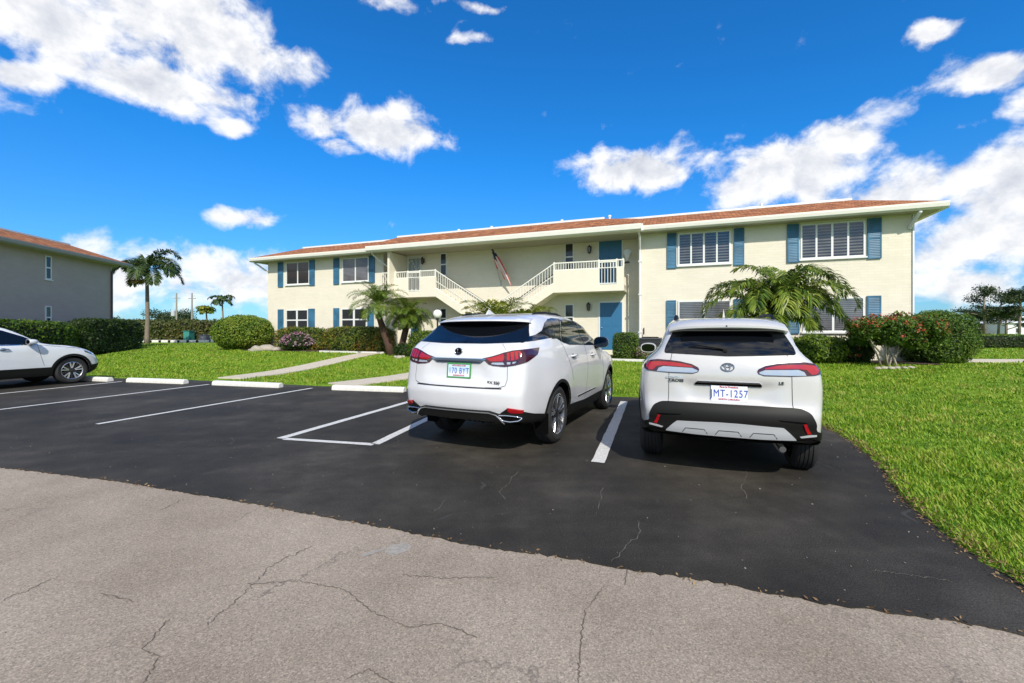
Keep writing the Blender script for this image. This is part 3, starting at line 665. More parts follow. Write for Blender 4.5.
for (u0, u1) in ((278.5, 283.7), (309, 315), (334, 339.4), (368, 374), (666.4, 676), (733.8, 744), (788, 799), (866.6, 880.6)):
    shutter(bld, bs(u0), bs(u1), LZ0 - .06, LZ1 + .03)
# recessed bay, all on the plane y = REC
FL2 = bz(610, 285.5, REC) - .0; FL2 = 3.47
def rz(u, v): return bz(u, v, REC)
def rs(u): return bs(u, REC)
def door(t, s0, s1, z0, z1, y, label=None):
    m_ = MB(); m_.box(s0 - .07, s0, y - .03, y + .01, z0, z1 + .07); m_.box(s1, s1 + .07, y - .03, y + .01, z0, z1 + .07); m_.box(s0, s1, y - .03, y + .01, z1, z1 + .07)
    m_.build('door_frame', TRIM, t)
    d = MB(); d.box(s0, s1, y - .012, y + .01, z0, z1)
    w_ = s1 - s0
    for (a, b) in ((.12, .46), (.54, .88)):
        for (c, e) in ((.08, .42), (.5, .93)): d.box(s0 + a * w_, s0 + b * w_, y - .02, y - .01, z0 + c * (z1 - z0), z0 + e * (z1 - z0))
    o = d.build('door', DOORB, t, bevel=.006)
    MB().lathe([(.0, -.07), (.028, -.06), (.028, -.04), (.012, -.03), (.012, 0)], 10, 'y', (s0 + .09, y - .012, z0 + 1.0)).build('handle', CHROME, o)
    return o
door(bld, rs(599), rs(621.8), FL2, rz(610, 240.3), REC)
door(bld, rs(600), rs(622), .62, rz(610, 302.6), REC)
dl = door(bld, rs(408.5), rs(420.5), FL2, rz(414, 257.5), REC)
gr = MB(); s0, s1 = rs(408.5), rs(420.5); zt_ = rz(414, 257.5)
for i in range(9):
    x = s0 + (s1 - s0) * (i + .5) / 9; gr.box(x - .012, x + .012, REC - .055, REC - .035, FL2 + .05, zt_ - .05)
for z in (FL2 + .05, FL2 + .8, FL2 + 1.2, zt_ - .06): gr.box(s0, s1, REC - .06, REC - .03, z, z + .04)
pts = [(s0 + (s1 - s0) * t, REC - .045, FL2 + 1.55 + .25 * math.sin(t * PI * 2)) for t in [i / 16 for i in range(17)]]
gr.tube(pts, .014, 5); gr.build('security_grille', RAIL, dl)
door(bld, rs(411), rs(419.5), .62, .62 + 2.03, REC)
window(bld, rs(564.6), rs(574), rz(569, 271), rz(569, 243), REC, 'hung')
window(bld, rs(564.6), rs(574), rz(569, 330), rz(569, 304), REC, 'hung')
window(bld, rs(440.2), rs(447), rz(444, 276), rz(444, 253), REC, 'hung')
window(bld, rs(440.2), rs(447), rz(444, 329), rz(444, 308), REC, 'hung')
def wall_lamp(t, s, z, y):
    m_ = MB(); m_.box(s - .05, s + .05, y - .03, y, z - .1, z + .12); m_.tube([(s, y - .03, z + .05), (s, y - .1, z + .2), (s, y - .15, z + .16)], .012, 6)
    m_.lathe([(.015, .2), (.03, .17), (.10, .10), (.10, .085)], 6, 'z', (s, y - .15, z)); m_.lathe([(.07, -.16), (.06, -.18), (.02, -.2), (.0, -.22)], 6, 'z', (s, y - .15, z))
    for k in range(6):
        a = k * PI / 3; m_.tube([(s + .07 * math.cos(a), y - .15 + .07 * math.sin(a), z - .16), (s + .09 * math.cos(a), y - .15 + .09 * math.sin(a), z + .09)], .007, 4)
    o = m_.build('wall_lamp', BLACKM, t)
    MB().lathe([(.06, -.15), (.08, .085)], 6, 'z', (s, y - .15, z)).build('glass', simple_glass(), o)
_g = []
def simple_glass():
    if not _g: _g.append(simple('lantern_glass', (.10, .10, .09), .1, coat=.5))
    return _g[0]
wall_lamp(bld, rs(590), rz(590, 249.8), REC); wall_lamp(bld, rs(589), rz(589, 306.6), REC); wall_lamp(bld, rs(423.8), rz(424, 261), REC)

# fin wall at the left end of the upper landing
sf = bs(394, -.15)
MB().box(sf - .06, sf + .06, -.62, REC - .003, FL2 - .30, EZ0 - .02).build('privacy_wall', STUC, bld)
YF = -.15
def rail_run(m_, a, b, z0, z1, zb0=None, zb1=None, y=YF, step=.115):
    """a..b along s, top heights z0 -> z1, bottom heights zb0 -> zb1"""
    def T(s, p, q): return p + (q - p) * (s - a) / (b - a)
    zb0 = z0 - 1 if zb0 is None else zb0; zb1 = z1 - 1 if zb1 is None else zb1
    for (p, q, h) in ((z0, z1, .05), (zb0, zb1, .035)):
        m_.prism([(a, p), (b, q), (b, q - h), (a, p - h)], y - .025, y + .025, 'y')
    n = int(abs(b - a) / step)
    for i in range(n + 1):
        s = a + (b - a) * i / max(1, n); m_.box(s - .011, s + .011, y - .011, y + .011, T(s, zb0, zb1) - .01, T(s, z0, z1) - .02)
TOP = FL2 + 1.08; PAR = FL2 + .72; SLB = FL2 - .27
def landing(s0, s1, d0, d1, side):
    """s0..s1 the landing, d0..d1 the open part in front of the door; side: +1 stairs on the right, -1 on the left"""
    b = MB(); b.box(s0, s1, YF + .1, REC - .003, FL2 - .15, FL2); b.build('landing', CONC, bld)
    p = MB()
    for (a, c) in ((s0, d0), (d1, s1)):
        if c - a > .05: p.box(a, c, YF - .06, YF + .06, SLB, PAR)
    p.box(d0, d1, YF - .058, YF + .06, SLB, FL2 + .02)
    p.box(s0, s1, YF + .06, REC - .004, SLB + .002, FL2 - .15)
    p.build('parapet', STUC, bld)
    r = MB(); rail_run(r, s0, s1, TOP, TOP, PAR + .04, PAR + .04); rail_run(r, d0, d1, TOP - .06, TOP - .06, FL2 + .08, FL2 + .08, YF - .0)
    for s in (s0 + .03, d0, d1, s1 - .03): r.box(s - .028, s + .028, YF - .028, YF + .028, FL2 + .02, TOP + .03)
    r.build('railing', RAIL, bld)
def stair(s_top, direction, slope, run, label):
    """flight starting at the landing edge and going down along the wall"""
    dz = -slope; P = lambda d, z: (s_top + direction * d, z)
    zl = FL2 - SLB; n = int(run / .28)
    tr = MB()
    for i in range(n):
        z = FL2 + dz * (i + 1) * .28; a, b = s_top + direction * i * .28, s_top + direction * (i + 1) * .28 + direction * .02
        if z < .5: break
        tr.box(min(a, b), max(a, b), YF + .06, REC - .006, z - .05, z)
    tr.build('stair_tread', CONC, bld)
    end = run
    for (y0_, y1_, nm) in ((YF - .06, YF + .055, 'stringer'),):
        MB().prism([P(0, SLB), P(end, SLB + dz * end), P(end, SLB + .42 + dz * end), P(0, SLB + .42)], y0_, y1_, 'y').build(nm, STUC, bld)
    MB().prism([P(0, SLB + .01), P(end, SLB + .01 + dz * end), P(end, SLB + .08 + dz * end), P(0, SLB + .08)], YF + .057, REC - .008, 'y').build('stair_soffit', STUC, bld)
    r = MB(); a, b = s_top, s_top + direction * end
    rail_run(r, a, b, TOP - .02, TOP - .02 + dz * end, SLB + .46, SLB + .46 + dz * end, YF, .13)
    rail_run(r, a, b, FL2 + .52, FL2 + .52 + dz * end, FL2 + .5, FL2 + .5 + dz * end, YF, 9)
    r.build('railing', RAIL, bld)
    h = MB(); h.tube([(s_top, REC - .09, FL2 + .86), (s_top + direction * end, REC - .09, FL2 + .86 + dz * end)], .028, 8)
    for k in range(5):
        d = .3 + k * (end - .6) / 4; h.tube([(s_top + direction * d, REC - .09, FL2 + .86 + dz * d), (s_top + direction * d, REC - .002, FL2 + .82 + dz * d)], .012, 5)
    h.build('handrail', simple('bronze_handrail', (.13, .09, .07), .5), bld)
lt1 = bs(436, YF); rt0 = bs(553.5, YF); rt1 = bs(624, YF)
landing(sf + .06, lt1, bs(408, YF), bs(420, YF), 1)
landing(rt0, rt1, bs(598.8, YF), bs(616.8, YF), -1)
SLOPE = (bz(434.7, 295.7, YF) - bz(462, 314.3, YF)) / (bs(462, YF) - bs(434.7, YF))
SLOPE = max(.55, min(.8, SLOPE)); print('slope', SLOPE, 'lt1', lt1, 'rt0', rt0, 'sl', sl_, 'sr', sr_, 'UZ', UZ0, UZ1, LZ0, LZ1)
stair(lt1, 1, SLOPE, min(4.2, 2.9 / SLOPE), 'a'); stair(rt0, -1, SLOPE, min(4.2, 2.9 / SLOPE), 'b')
r = MB(); rail_run(r, sl_ + .02, sf - .06, TOP, TOP, FL2 + .05, FL2 + .05); r.box(sl_ + .003, sf - .06, YF + .03, REC - .004, FL2 - .15, FL2); r.build('railing', RAIL, bld)
MB().box(sl_ + .45, sl_ + 1.45, -.9, -.78, -.2, 2.35).build('garden_wall', STUC, bld)

# wall ornament by the upper right door, flag, meter box
o = thing('wall_ornament', 'pale fan shaped ornament on a dark bracket, right of the upper blue door', 'wall ornament', (*bw(bs(627, 0.5), .55), rz(627, 262)), BROT)
m_ = MB()
for k in range(7):
    a = R(90 + (k - 3) * 11); m_.prism([(0, 0), (.30 * math.cos(a) - .03, .5 * math.sin(a)), (.30 * math.cos(a) + .03, .52 * math.sin(a))], -.02 + .004 * k, .02 + .004 * k, 'y')
m_.build('fan', TRIM, o); MB().box(-.16, .1, -.03, .1, -.1, -.03).build('bracket', BLACKM, o)

FLR = simple('flag_red', (.62, .09, .09), .8); FLW = simple('flag_white', (.72, .62, .60), .8); FLB = simple('flag_navy', (.02, .025, .07), .8)
fl = thing('flag', 'furled striped flag on a slanting pole in the middle of the recessed wall', 'flag')
fp0 = Vector((*bw(rs(500.5), REC - .02), rz(500, 284))); tip = Vector((*bw(bs(490.5, .1), .1), bz(490.5, 246.5, .1)))
fp0 = Vector((*bw(rs(501), REC - .02), rz(500.5, 283)));
MB().tube([fp0, tip], .018, 8).lathe([(0, -.04), (.03, -.02), (.03, .02), (0, .04)], 10, 'z', tuple(tip)).build('flag_pole', simple('pole_wood', (.5, .42, .3), .5), fl)
MB().tube([fp0 + Vector((0, 0, -.12)), fp0 + Vector((0, 0, .12))], .03, 8).build('bracket', STEEL, fl)
def flagcloth():
    n, mrow = 26, 30; vs = []; fm = []; fs = []
    d = (fp0 - tip); L = d.length
    for j in range(mrow + 1):
        t = j / mrow
        for i in range(n + 1):
            q = i / n
            # cloth tied along the pole, gathered and hanging down by gravity
            p = tip + d * (.07 + .74 * (t * .55 + .12 * q)); drop = q * (.25 + .75 * t)
            off = .07 * math.sin(q * 13 + t * 3) * (1 - .3 * t) + .03 * math.sin(q * 27)
            vs.append((p.x + E1[0] * (off + q * (.30 + .50 * t)) , p.y + E1[1] * (off + q * (.30 + .50 * t)) - .05 * math.cos(q * 13 + t * 2), p.z - drop))
    for j in range(mrow):
        for i in range(n):
            fs.append((j * (n + 1) + i, j * (n + 1) + i + 1, (j + 1) * (n + 1) + i + 1, (j + 1) * (n + 1) + i))
            st = int(i / n * 13) % 2
            fm.append(2 if (j < mrow * .42 and i < n * .54) else (0 if st == 0 else 1))
    o = mesh_obj('cloth', vs, fs, None, fl, True, [FLR, FLW, FLB], fm)
    s_ = o.modifiers.new('solid', 'SOLIDIFY'); s_.thickness = .006
flagcloth()

ac = thing('air_conditioner', 'dark grey air conditioner unit at the wall foot right of the downspout', 'air conditioner', (*bw(bs(651), -.55), hz(*bw(bs(651), -.55))), BROT)
MB().box(-.45, .45, -.35, .35, .0, .8).build('cabinet', DBOX, ac, bevel=.02)
m_ = MB()
for k in range(14): m_.box(-.42, .42, -.362, -.35, .06 + k * .052, .08 + k * .052)
m_.build('louvre', BPL, ac); MB().lathe([(.33, .8), (.33, .83), (.3, .84), (0, .84)], 24, 'z').build('fan_guard', BPL, ac)
pp = thing('hose_bib', 'small pipe tap on the wall above the dark air conditioner', 'tap', (*bw(bs(644), -.0), bz(644, 333)), BROT)
MB().tube([(0, 0, 0), (0, -.1, 0), (0, -.1, -.06)], .02, 6).box(-.02, .02, -.06, -.02, 0, .22).build('tap', BLACKM, pp)

# neighbouring building, its end wall in shade
d2 = Vector((-.163, .987)); m2 = Vector((.987, .163)); c2 = Vector((-25.19, 27.41))
b2 = thing('apartment_building', 'shaded grey side of the neighbouring apartment building with two narrow windows, far left', 'building')
# local x runs along the wall away from the viewer, local y into the building
NL = 26.0; o2 = c2 - d2 * NL; b2.location = (o2.x, o2.y, 0); b2.rotation_euler = (0, 0, math.atan2(d2.y, d2.x))
MB().box(0, NL, 0, DEP, -.3, 5.57).build('wall', WALL_SHADE, b2); roof(b2, 0, NL, 0, DEP, fas=simple('shaded_gutter', (.30, .28, .27), .5))  # wall and gutter grey here is shade put into the colour
def ns(u):
    a = (u - 512) / FOC; return (a * o2.y - o2.x) / (d2.x - a * d2.y)
def nz(u, v): return EYE + (HOR - v) * (o2.y + ns(u) * d2.y) / FOC
window(b2, ns(45), ns(51.2), nz(48, 279.5), nz(48, 256), 0, 'hung'); window(b2, ns(45), ns(51.2), nz(48, 329), nz(48, 306), 0, 'hung')
m_ = MB(); m_.tube([(NL - .1, -.5, EZ0 + .08), (NL - .1, -.5, EZ0 - .05), (NL - .1, -.3, EZ0 - .2), (NL - .1, -.06, EZ0 - .35), (NL - .1, -.06, .4)], .05, 8); m_.build('downspout', DBOX, b2)

# ------------------------------------------------------------------ vehicles
def smooth_poly(pts, n=8):
    P = np.array(pts, float); k = len(P); out = []
    for i in range(k):
        p0, p1, p2, p3 = P[i - 1], P[i], P[(i + 1) % k], P[(i + 2) % k]
        for t in np.linspace(0, 1, n, endpoint=False):
            out.append(.5 * ((2 * p1) + (-p0 + p2) * t + (2 * p0 - 5 * p1 + 4 * p2 - p3) * t * t + (-p0 + 3 * p1 - 3 * p2 + p3) * t ** 3))
    return np.array(out)
class Body:
    def __init__(s, side, wz, tx, bow, L, carve=None, flare=(), k=.045, tension=8):
        s.L = L; s.k = k; s.carve = carve; s.flare = flare; s.bow = bow
        P = smooth_poly(side, tension); s.x0, s.z0, s.h = -.3, 0.0, .0125
        X = np.arange(s.x0, L + .3, s.h); Z = np.arange(s.z0, 2.0, s.h); GX, GZ = np.meshgrid(X, Z)
        d = np.full(GX.shape, 9.0); n = len(P)
        for i in range(n):
            a, b = P[i], P[(i + 1) % n]; e = b - a; t = np.clip(((GX - a[0]) * e[0] + (GZ - a[1]) * e[1]) / (e @ e + 1e-12), 0, 1)
            d = np.minimum(d, np.hypot(GX - a[0] - t * e[0], GZ - a[1] - t * e[1]))
        ins = inpoly([tuple(p) for p in P], GX, GZ); s.G = np.where(ins, -d, d)
        s.wz = np.array(wz).T; s.tx = np.array(tx).T
        # smooth width tables
        zz = np.linspace(0, 2, 201); ww = np.interp(zz, *s.wz); ker = np.ones(9) / 9; s.wzs = (zz, np.convolve(np.pad(ww, 4, 'edge'), ker, 'valid'))
        xx = np.linspace(-.5, L + .5, 301); tt = np.interp(xx, *s.tx); s.txs = (xx, np.convolve(np.pad(tt, 6, 'edge'), np.ones(13) / 13, 'valid'))
    def f(s, p):
        x, y, z = p[..., 0], np.abs(p[..., 1]), p[..., 2]
        q = (y / .9) ** 2.6; xs = x + q * np.interp(x, [0, s.L * .35, s.L * .6, s.L], [-s.bow[0], -s.bow[0] * .4, s.bow[1] * .3, s.bow[1]])
        gx = np.clip((xs - s.x0) / s.h, 0, s.G.shape[1] - 1.001); gz = np.clip((z - s.z0) / s.h, 0, s.G.shape[0] - 1.001)
        i, j = gx.astype(int), gz.astype(int); a, b = gx - i, gz - j; G = s.G
        d1 = (G[j, i] * (1 - a) + G[j, i + 1] * a) * (1 - b) + (G[j + 1, i] * (1 - a) + G[j + 1, i + 1] * a) * b
        W = np.interp(z, *s.wzs) * np.interp(x, *s.txs)
        for (fx, fz, fr, am) in s.flare: W = W + am * np.exp(-((x - fx) / fr) ** 4) * np.exp(-((z - fz) / .28) ** 4)
        d2 = (y - W) * .96
        if s.carve: d1 = d1 + s.carve(x, y, z)
        k = s.k; h = np.clip(.5 + .5 * (d1 - d2) / k, 0, 1); return d2 + (d1 - d2) * h + k * h * (1 - h)
    def cast(s, o, d, tmax=2.6):
        o = np.asarray(o, float); d = np.asarray(d, float); d = d / np.linalg.norm(d, axis=-1, keepdims=True)
        T = np.linspace(0, tmax, 66); lo = np.zeros(len(o)); hi = np.full(len(o), tmax); done = np.zeros(len(o), bool)
        for t0, t1 in zip(T[:-1], T[1:]):
            v = s.f(o + d * t1); m = (v > 0) & ~done; lo[m] = t0; hi[m] = t1; done |= m
        for _ in range(14):
            mid = (lo + hi) / 2; v = s.f(o + d * mid[:, None]); m = v > 0; hi = np.where(m, mid, hi); lo = np.where(m, lo, mid)
        return o + d * ((lo + hi) / 2)[:, None]
    def normal(s, p, e=.012):
        g = np.stack([s.f(p + np.array(v) * e) - s.f(p - np.array(v) * e) for v in ((1, 0, 0), (0, 1, 0), (0, 0, 1))], -1)
        return g / (np.linalg.norm(g, axis=-1, keepdims=True) + 1e-9)
    def mapping(s, P, mode):
        P = np.asarray(P, float); n = len(P); a, b = P[:, 0], P[:, 1]; Z = np.zeros(n)
        if mode == 'rear': o = np.stack([Z + 1.1, a, b], -1); d = np.tile([-1., 0, 0], (n, 1))
        elif mode == 'front': o = np.stack([Z + s.L - 1.1, a, b], -1); d = np.tile([1., 0, 0], (n, 1))
        elif mode == 'right': o = np.stack([a, Z, b], -1); d = np.tile([0, -1., 0], (n, 1))
        elif mode == 'left': o = np.stack([a, Z, b], -1); d = np.tile([0, 1., 0], (n, 1))
        elif mode == 'top': o = np.stack([a, b, Z + .8], -1); d = np.tile([0, 0, 1.], (n, 1))
        elif mode == 'wrap':
            cx = .95; t = np.abs(a); sg = np.sign(a); tx = np.where(t > .85, t - .85, 0); ty = np.where(t > .85, .85, t) * sg
            o = np.stack([Z + cx, Z, b], -1); d = np.stack([tx - cx, ty, Z], -1)
        return s.cast(o, d)
    def mesh(s, name, mats, parent, under=.3):
        xa, xb, zc = .95, s.L - 1.05, .72; NT = 96; rings = []
        O, Dn = [], []
        th = np.linspace(0, 2 * PI, NT, endpoint=False); cy, cz = np.cos(th), np.sin(th)
        ph = np.linspace(PI / 2, 0, 40, endpoint=False)[1:]
        for a in ph: O.append(np.stack([xa + 0 * th, 0 * th, zc + 0 * th], -1)); Dn.append(np.stack([-np.sin(a) + 0 * th, np.cos(a) * cy, np.cos(a) * cz], -1))
        for x in np.linspace(xa, xb, int((xb - xa) / .035)): O.append(np.stack([x + 0 * th, 0 * th, zc + 0 * th], -1)); Dn.append(np.stack([0 * th, cy, cz], -1))
        for a in ph[::-1]: O.append(np.stack([xb + 0 * th, 0 * th, zc + 0 * th], -1)); Dn.append(np.stack([np.sin(a) + 0 * th, np.cos(a) * cy, np.cos(a) * cz], -1))
        nr = len(O); P = s.cast(np.concatenate(O), np.concatenate(Dn))
        pl = s.cast([[xa, 0, zc], [xb, 0, zc]], [[-1, 0, 0], [1, 0, 0]]); V = np.concatenate([P, pl])
        fs = []; fm = []
        for i in range(nr - 1):
            for k in range(NT):
                k2 = (k + 1) % NT; fs.append((i * NT + k, (i + 1) * NT + k, (i + 1) * NT + k2, i * NT + k2))
        for k in range(NT):
            k2 = (k + 1) % NT; fs.append((k, k2, nr * NT)); fs.append(((nr - 1) * NT + k2, (nr - 1) * NT + k, nr * NT + 1))
        for f_ in fs:
            c = V[list(f_)].mean(0); fm.append(1 if c[2] < under else 0)
        o = mesh_obj(name, V, fs, None, parent, True, mats, fm)
        bm = bmesh.new(); bm.from_mesh(o.data); bmesh.ops.recalc_face_normals(bm, faces=bm.faces); bm.to_mesh(o.data); bm.free()
        return o
    def patch(s, poly, mode, mat, name, parent, off=.004, res=.03, thick=.006, inset=None):
        pts = []; n = len(poly)
        for i in range(n):
            a, b = Vector(poly[i]), Vector(poly[(i + 1) % n]); k = max(1, int((b - a).length / res))
            pts += [a + (b - a) * (j / k) for j in range(k)]
        nb = len(pts); xs = [p.x for p in pts]; ys = [p.y for p in pts]
        g = np.stack(np.meshgrid(np.arange(min(xs), max(xs), res), np.arange(min(ys), max(ys), res)), -1).reshape(-1, 2)
        if len(g):
            pl = [(p.x, p.y) for p in pts]; k_ = inpoly(pl, g[:, 0], g[:, 1]) & (dseg(pl, g[:, 0], g[:, 1]) > res * .5); g = g[k_]
        allp = pts + [Vector(q) for q in g]
        v2, _, f2, *_r = delaunay_2d_cdt([Vector((p[0], p[1])) for p in allp], [(i, (i + 1) % nb) for i in range(nb)], [list(range(nb))], 1, 1e-5)
        A = np.array([(p.x, p.y) for p in v2]); P = s.mapping(A, mode); Nn = s.normal(P, .035); n_ = len(A)
        V = np.concatenate([P + Nn * off, P - Nn * thick]); fs = [tuple(f_) for f_ in f2]
        # boundary edges
        ec = {}
        for f_ in fs:
            for i in range(len(f_)):
                a, b = f_[i], f_[(i + 1) % len(f_)]; ec[(min(a, b), max(a, b))] = ec.get((min(a, b), max(a, b)), 0) + 1
        side = [(a, b, b + n_, a + n_) for (a, b), c in ec.items() if c == 1]
        o = mesh_obj(name, V, fs + side, mat, parent, False)
        bm = bmesh.new(); bm.from_mesh(o.data); bmesh.ops.recalc_face_normals(bm, faces=bm.faces)
        # orientation: top faces must look outwards
        bm.faces.ensure_lookup_table(); f0 = bm.faces[0]; i0 = f0.verts[0].index
        if i0 < n_ and f0.normal.dot(Vector(Nn[i0])) < 0: bmesh.ops.reverse_faces(bm, faces=bm.faces)
        bm.to_mesh(o.data); bm.free(); set_sharp(o, 40); return o
    def line(s, pts, mode, mat, name, parent, wd=.006, off=.0015, closed=False, res=.025, join=None):
        if closed: pts = list(pts) + [pts[0]]
        q = []
        for a, b in zip(pts[:-1], pts[1:]):
            a, b = Vector(a), Vector(b); k = max(1, int((b - a).length / res)); q += [a + (b - a) * (j / k) for j in range(k)]
        q.append(Vector(pts[-1])); A = []
        for i, p in enumerate(q):
            d = (q[min(i + 1, len(q) - 1)] - q[max(i - 1, 0)]).normalized(); nn = Vector((-d.y, d.x)) * wd / 2; A += [p - nn, p + nn]
        P = s.mapping(np.array([(p.x, p.y) for p in A]), mode); Nn = s.normal(P); V = P + Nn * off
        m_ = join if join is not None else MB(); m_.add(V.tolist(), [(2 * i, 2 * i + 1, 2 * i + 3, 2 * i + 2) for i in range(len(q) - 1)])
        if join is None: return m_.build(name, mat, parent)

def rounded(pts, r=.02, n=4):
    out = []; k = len(pts)
    for i in range(k):
        p0, p, p1 = Vector(pts[i - 1]), Vector(pts[i]), Vector(pts[(i + 1) % k])
        a = (p0 - p); b = (p1 - p); rr = min(r, a.length * .45, b.length * .45); A = p + a.normalized() * rr; B = p + b.normalized() * rr
        for j in range(n + 1):
            t = j / n; out.append(tuple(A * (1 - t) ** 2 + p * 2 * t * (1 - t) + B * t * t))
    return out
def mir(p): return [(-a, b) for a, b in p][::-1]
def arc(cx, cz, r, a0, a1, n=24): return [(cx + r * math.cos(R(a0 + (a1 - a0) * i / n)), cz + r * math.sin(R(a0 + (a1 - a0) * i / n))) for i in range(n + 1)]

def wheel(parent, x, yside, rad, wid, rimr, style, name='wheel'):
    """yside: signed y of the outer face"""
    sg = 1 if yside > 0 else -1
    t = bpy.data.objects.new(name, None); link(t, parent); t.location = (x, yside - sg * wid / 2, rad)
    h = wid / 2; g = .008
    prof = [(rimr - .012, -h + .012), (rimr + .01, -h + .002), (rad * .86, -h - .006), (rad - .022, -h + .012), (rad - .006, -h + .03)]
    for c in (-.055, -.018, .018, .055):
        prof += [(rad, c - .014), (rad, c - .005), (rad - g, c - .004), (rad - g, c + .004), (rad, c + .005)]
    prof += [(rad, .07), (rad - .006, h - .03), (rad - .022, h - .012), (rad * .86, h + .006), (rimr + .01, h - .002), (rimr - .012, h - .012)]
    MB().lathe(prof, 56, 'y', caps=False).build('tyre', RUB, t, auto=35)
    o_ = sg * h
    m_ = MB(); m_.lathe([(rimr + .004, o_ * .94), (rimr - .008, o_ * .97), (rimr - .018, o_ * .9), (rimr - .03, o_ * .2), (rimr - .03, -o_ * .8)], 48, 'y', caps=False); rim = m_.build('rim', ALLOY, t, auto=35)
    MB().lathe([(rimr - .032, o_ * .05), (0, o_ * .05)], 40, 'y').lathe([(.16, o_ * .1), (.16, o_ * .3), (0, o_ * .3)], 24, 'y').build('brake', DKPL, t)
    ns_, dl_, w0, w1, m1, m0 = style; sp_ = MB(); dk = MB()
    for k in range(ns_):
        for e in ((-1, 1) if dl_ else (0,)):
            a = 2 * PI * k / ns_ + PI / 2; b = a + e * dl_
            def P(r, ang, off_, y): c = Vector((math.cos(ang), 0, math.sin(ang))); n_ = Vector((-math.sin(ang), 0, math.cos(ang))); return c * r + n_ * off_ + Vector((0, y, 0))
            yo, yi, yh = o_ * .93, o_ * .35, o_ * .78; a0 = a + e * dl_ * .35
            vs = [P(.05, a0, -w0, yh), P(.05, a0, w0, yh), P(rimr - .012, b, w1, yo), P(rimr - .012, b, -w1, yo), P(.05, a0, -w0, yi), P(.05, a0, w0, yi), P(rimr - .012, b, w1, yi), P(rimr - .012, b, -w1, yi)]
            (sp_ if not (m0 and e > 0) else sp_).add(vs, [(0, 1, 2, 3), (0, 4, 5, 1), (1, 5, 6, 2), (2, 6, 7, 3), (3, 7, 4, 0)])
        if m1:
            a = 2 * PI * (k + .5) / ns_ + PI / 2; c = Vector((math.cos(a), 0, math.sin(a))); n_ = Vector((-math.sin(a), 0, math.cos(a)))
            v = [c * .06 - n_ * .012, c * .06 + n_ * .012, c * (rimr - .015) + n_ * .03, c * (rimr - .015) - n_ * .03]
            dk.add([q + Vector((0, o_ * .7, 0)) for q in v] + [q + Vector((0, o_ * .3, 0)) for q in v], [(0, 1, 2, 3), (0, 4, 5, 1), (1, 5, 6, 2), (2, 6, 7, 3), (3, 7, 4, 0)])
    o = sp_.build('spoke', ALLOY, rim, bevel=.006)
    if m1: dk.build('spoke', ALLOYD, rim)
    MB().lathe([(.075, o_ * .55), (.072, o_ * .80), (.055, o_ * .84), (0, o_ * .84)], 24, 'y').build('hub_cap', ALLOYD if m1 else ALLOY, rim, auto=40)
    return t

def cut_arches(o, wheels, r, w):
    m_ = MB()
    cuts = []
    for x, zc in wheels:
        for sg in (-1, 1):
            c = MB().lathe([(r, sg * (w - .36)), (r, sg * 1.2)], 48, 'y', (x, 0, zc)).build('cutter', DKPL, None)
            cuts.append(c)
    for c in cuts:
        md = o.modifiers.new('b', 'BOOLEAN'); md.operation = 'DIFFERENCE'; md.object = c; md.solver = 'EXACT'; md.material_mode = 'TRANSFER'
    # cutters live in object space of the body: evaluate with everything at the origin
    dg = bpy.context.evaluated_depsgraph_get(); dg.update(); ev = o.evaluated_get(dg); me = bpy.data.meshes.new_from_object(ev)
    o.modifiers.clear(); old = o.data; o.data = me
    for c in cuts: bpy.data.objects.remove(c, do_unlink=True)
    bm = bmesh.new(); bm.from_mesh(me)
    for e in bm.edges:
        if len(e.link_faces) == 2 and e.calc_face_angle(0) > R(38): e.smooth = False
    bm.to_mesh(me); bm.free(); return o

def text_mesh(txt, size, mat, name, parent, loc, ry=0, shear=0, ext=.001, bold=0, spacing=1.0, xs=1.0):
    """flat lettering read from behind the car: local +x of text = -y of the car"""
    c = bpy.data.curves.new('t', 'FONT'); c.body = txt; c.size = size; c.extrude = ext; c.align_x = 'CENTER'; c.align_y = 'CENTER'; c.offset = bold; c.shear = shear; c.space_character = spacing
    o = bpy.data.objects.new('t', c); COL.objects.link(o); dg = bpy.context.evaluated_depsgraph_get(); dg.update()
    me = bpy.data.meshes.new_from_object(o.evaluated_get(dg)); bpy.data.objects.remove(o, do_unlink=True)
    me.materials.clear(); me.materials.append(mat)
    M = Matrix.LocRotScale(None, Matrix(((0, 0, -1), (-1, 0, 0), (0, 1, 0))), None)   # text x -> -y, text y -> z, text z -> -x
    S = Matrix.Diagonal((xs, 1, 1, 1)); me.transform(Matrix.Translation(loc) @ Matrix.Rotation(ry, 4, 'Y') @ M @ S)
    ob = bpy.data.objects.new(name, me); link(ob, parent); return ob
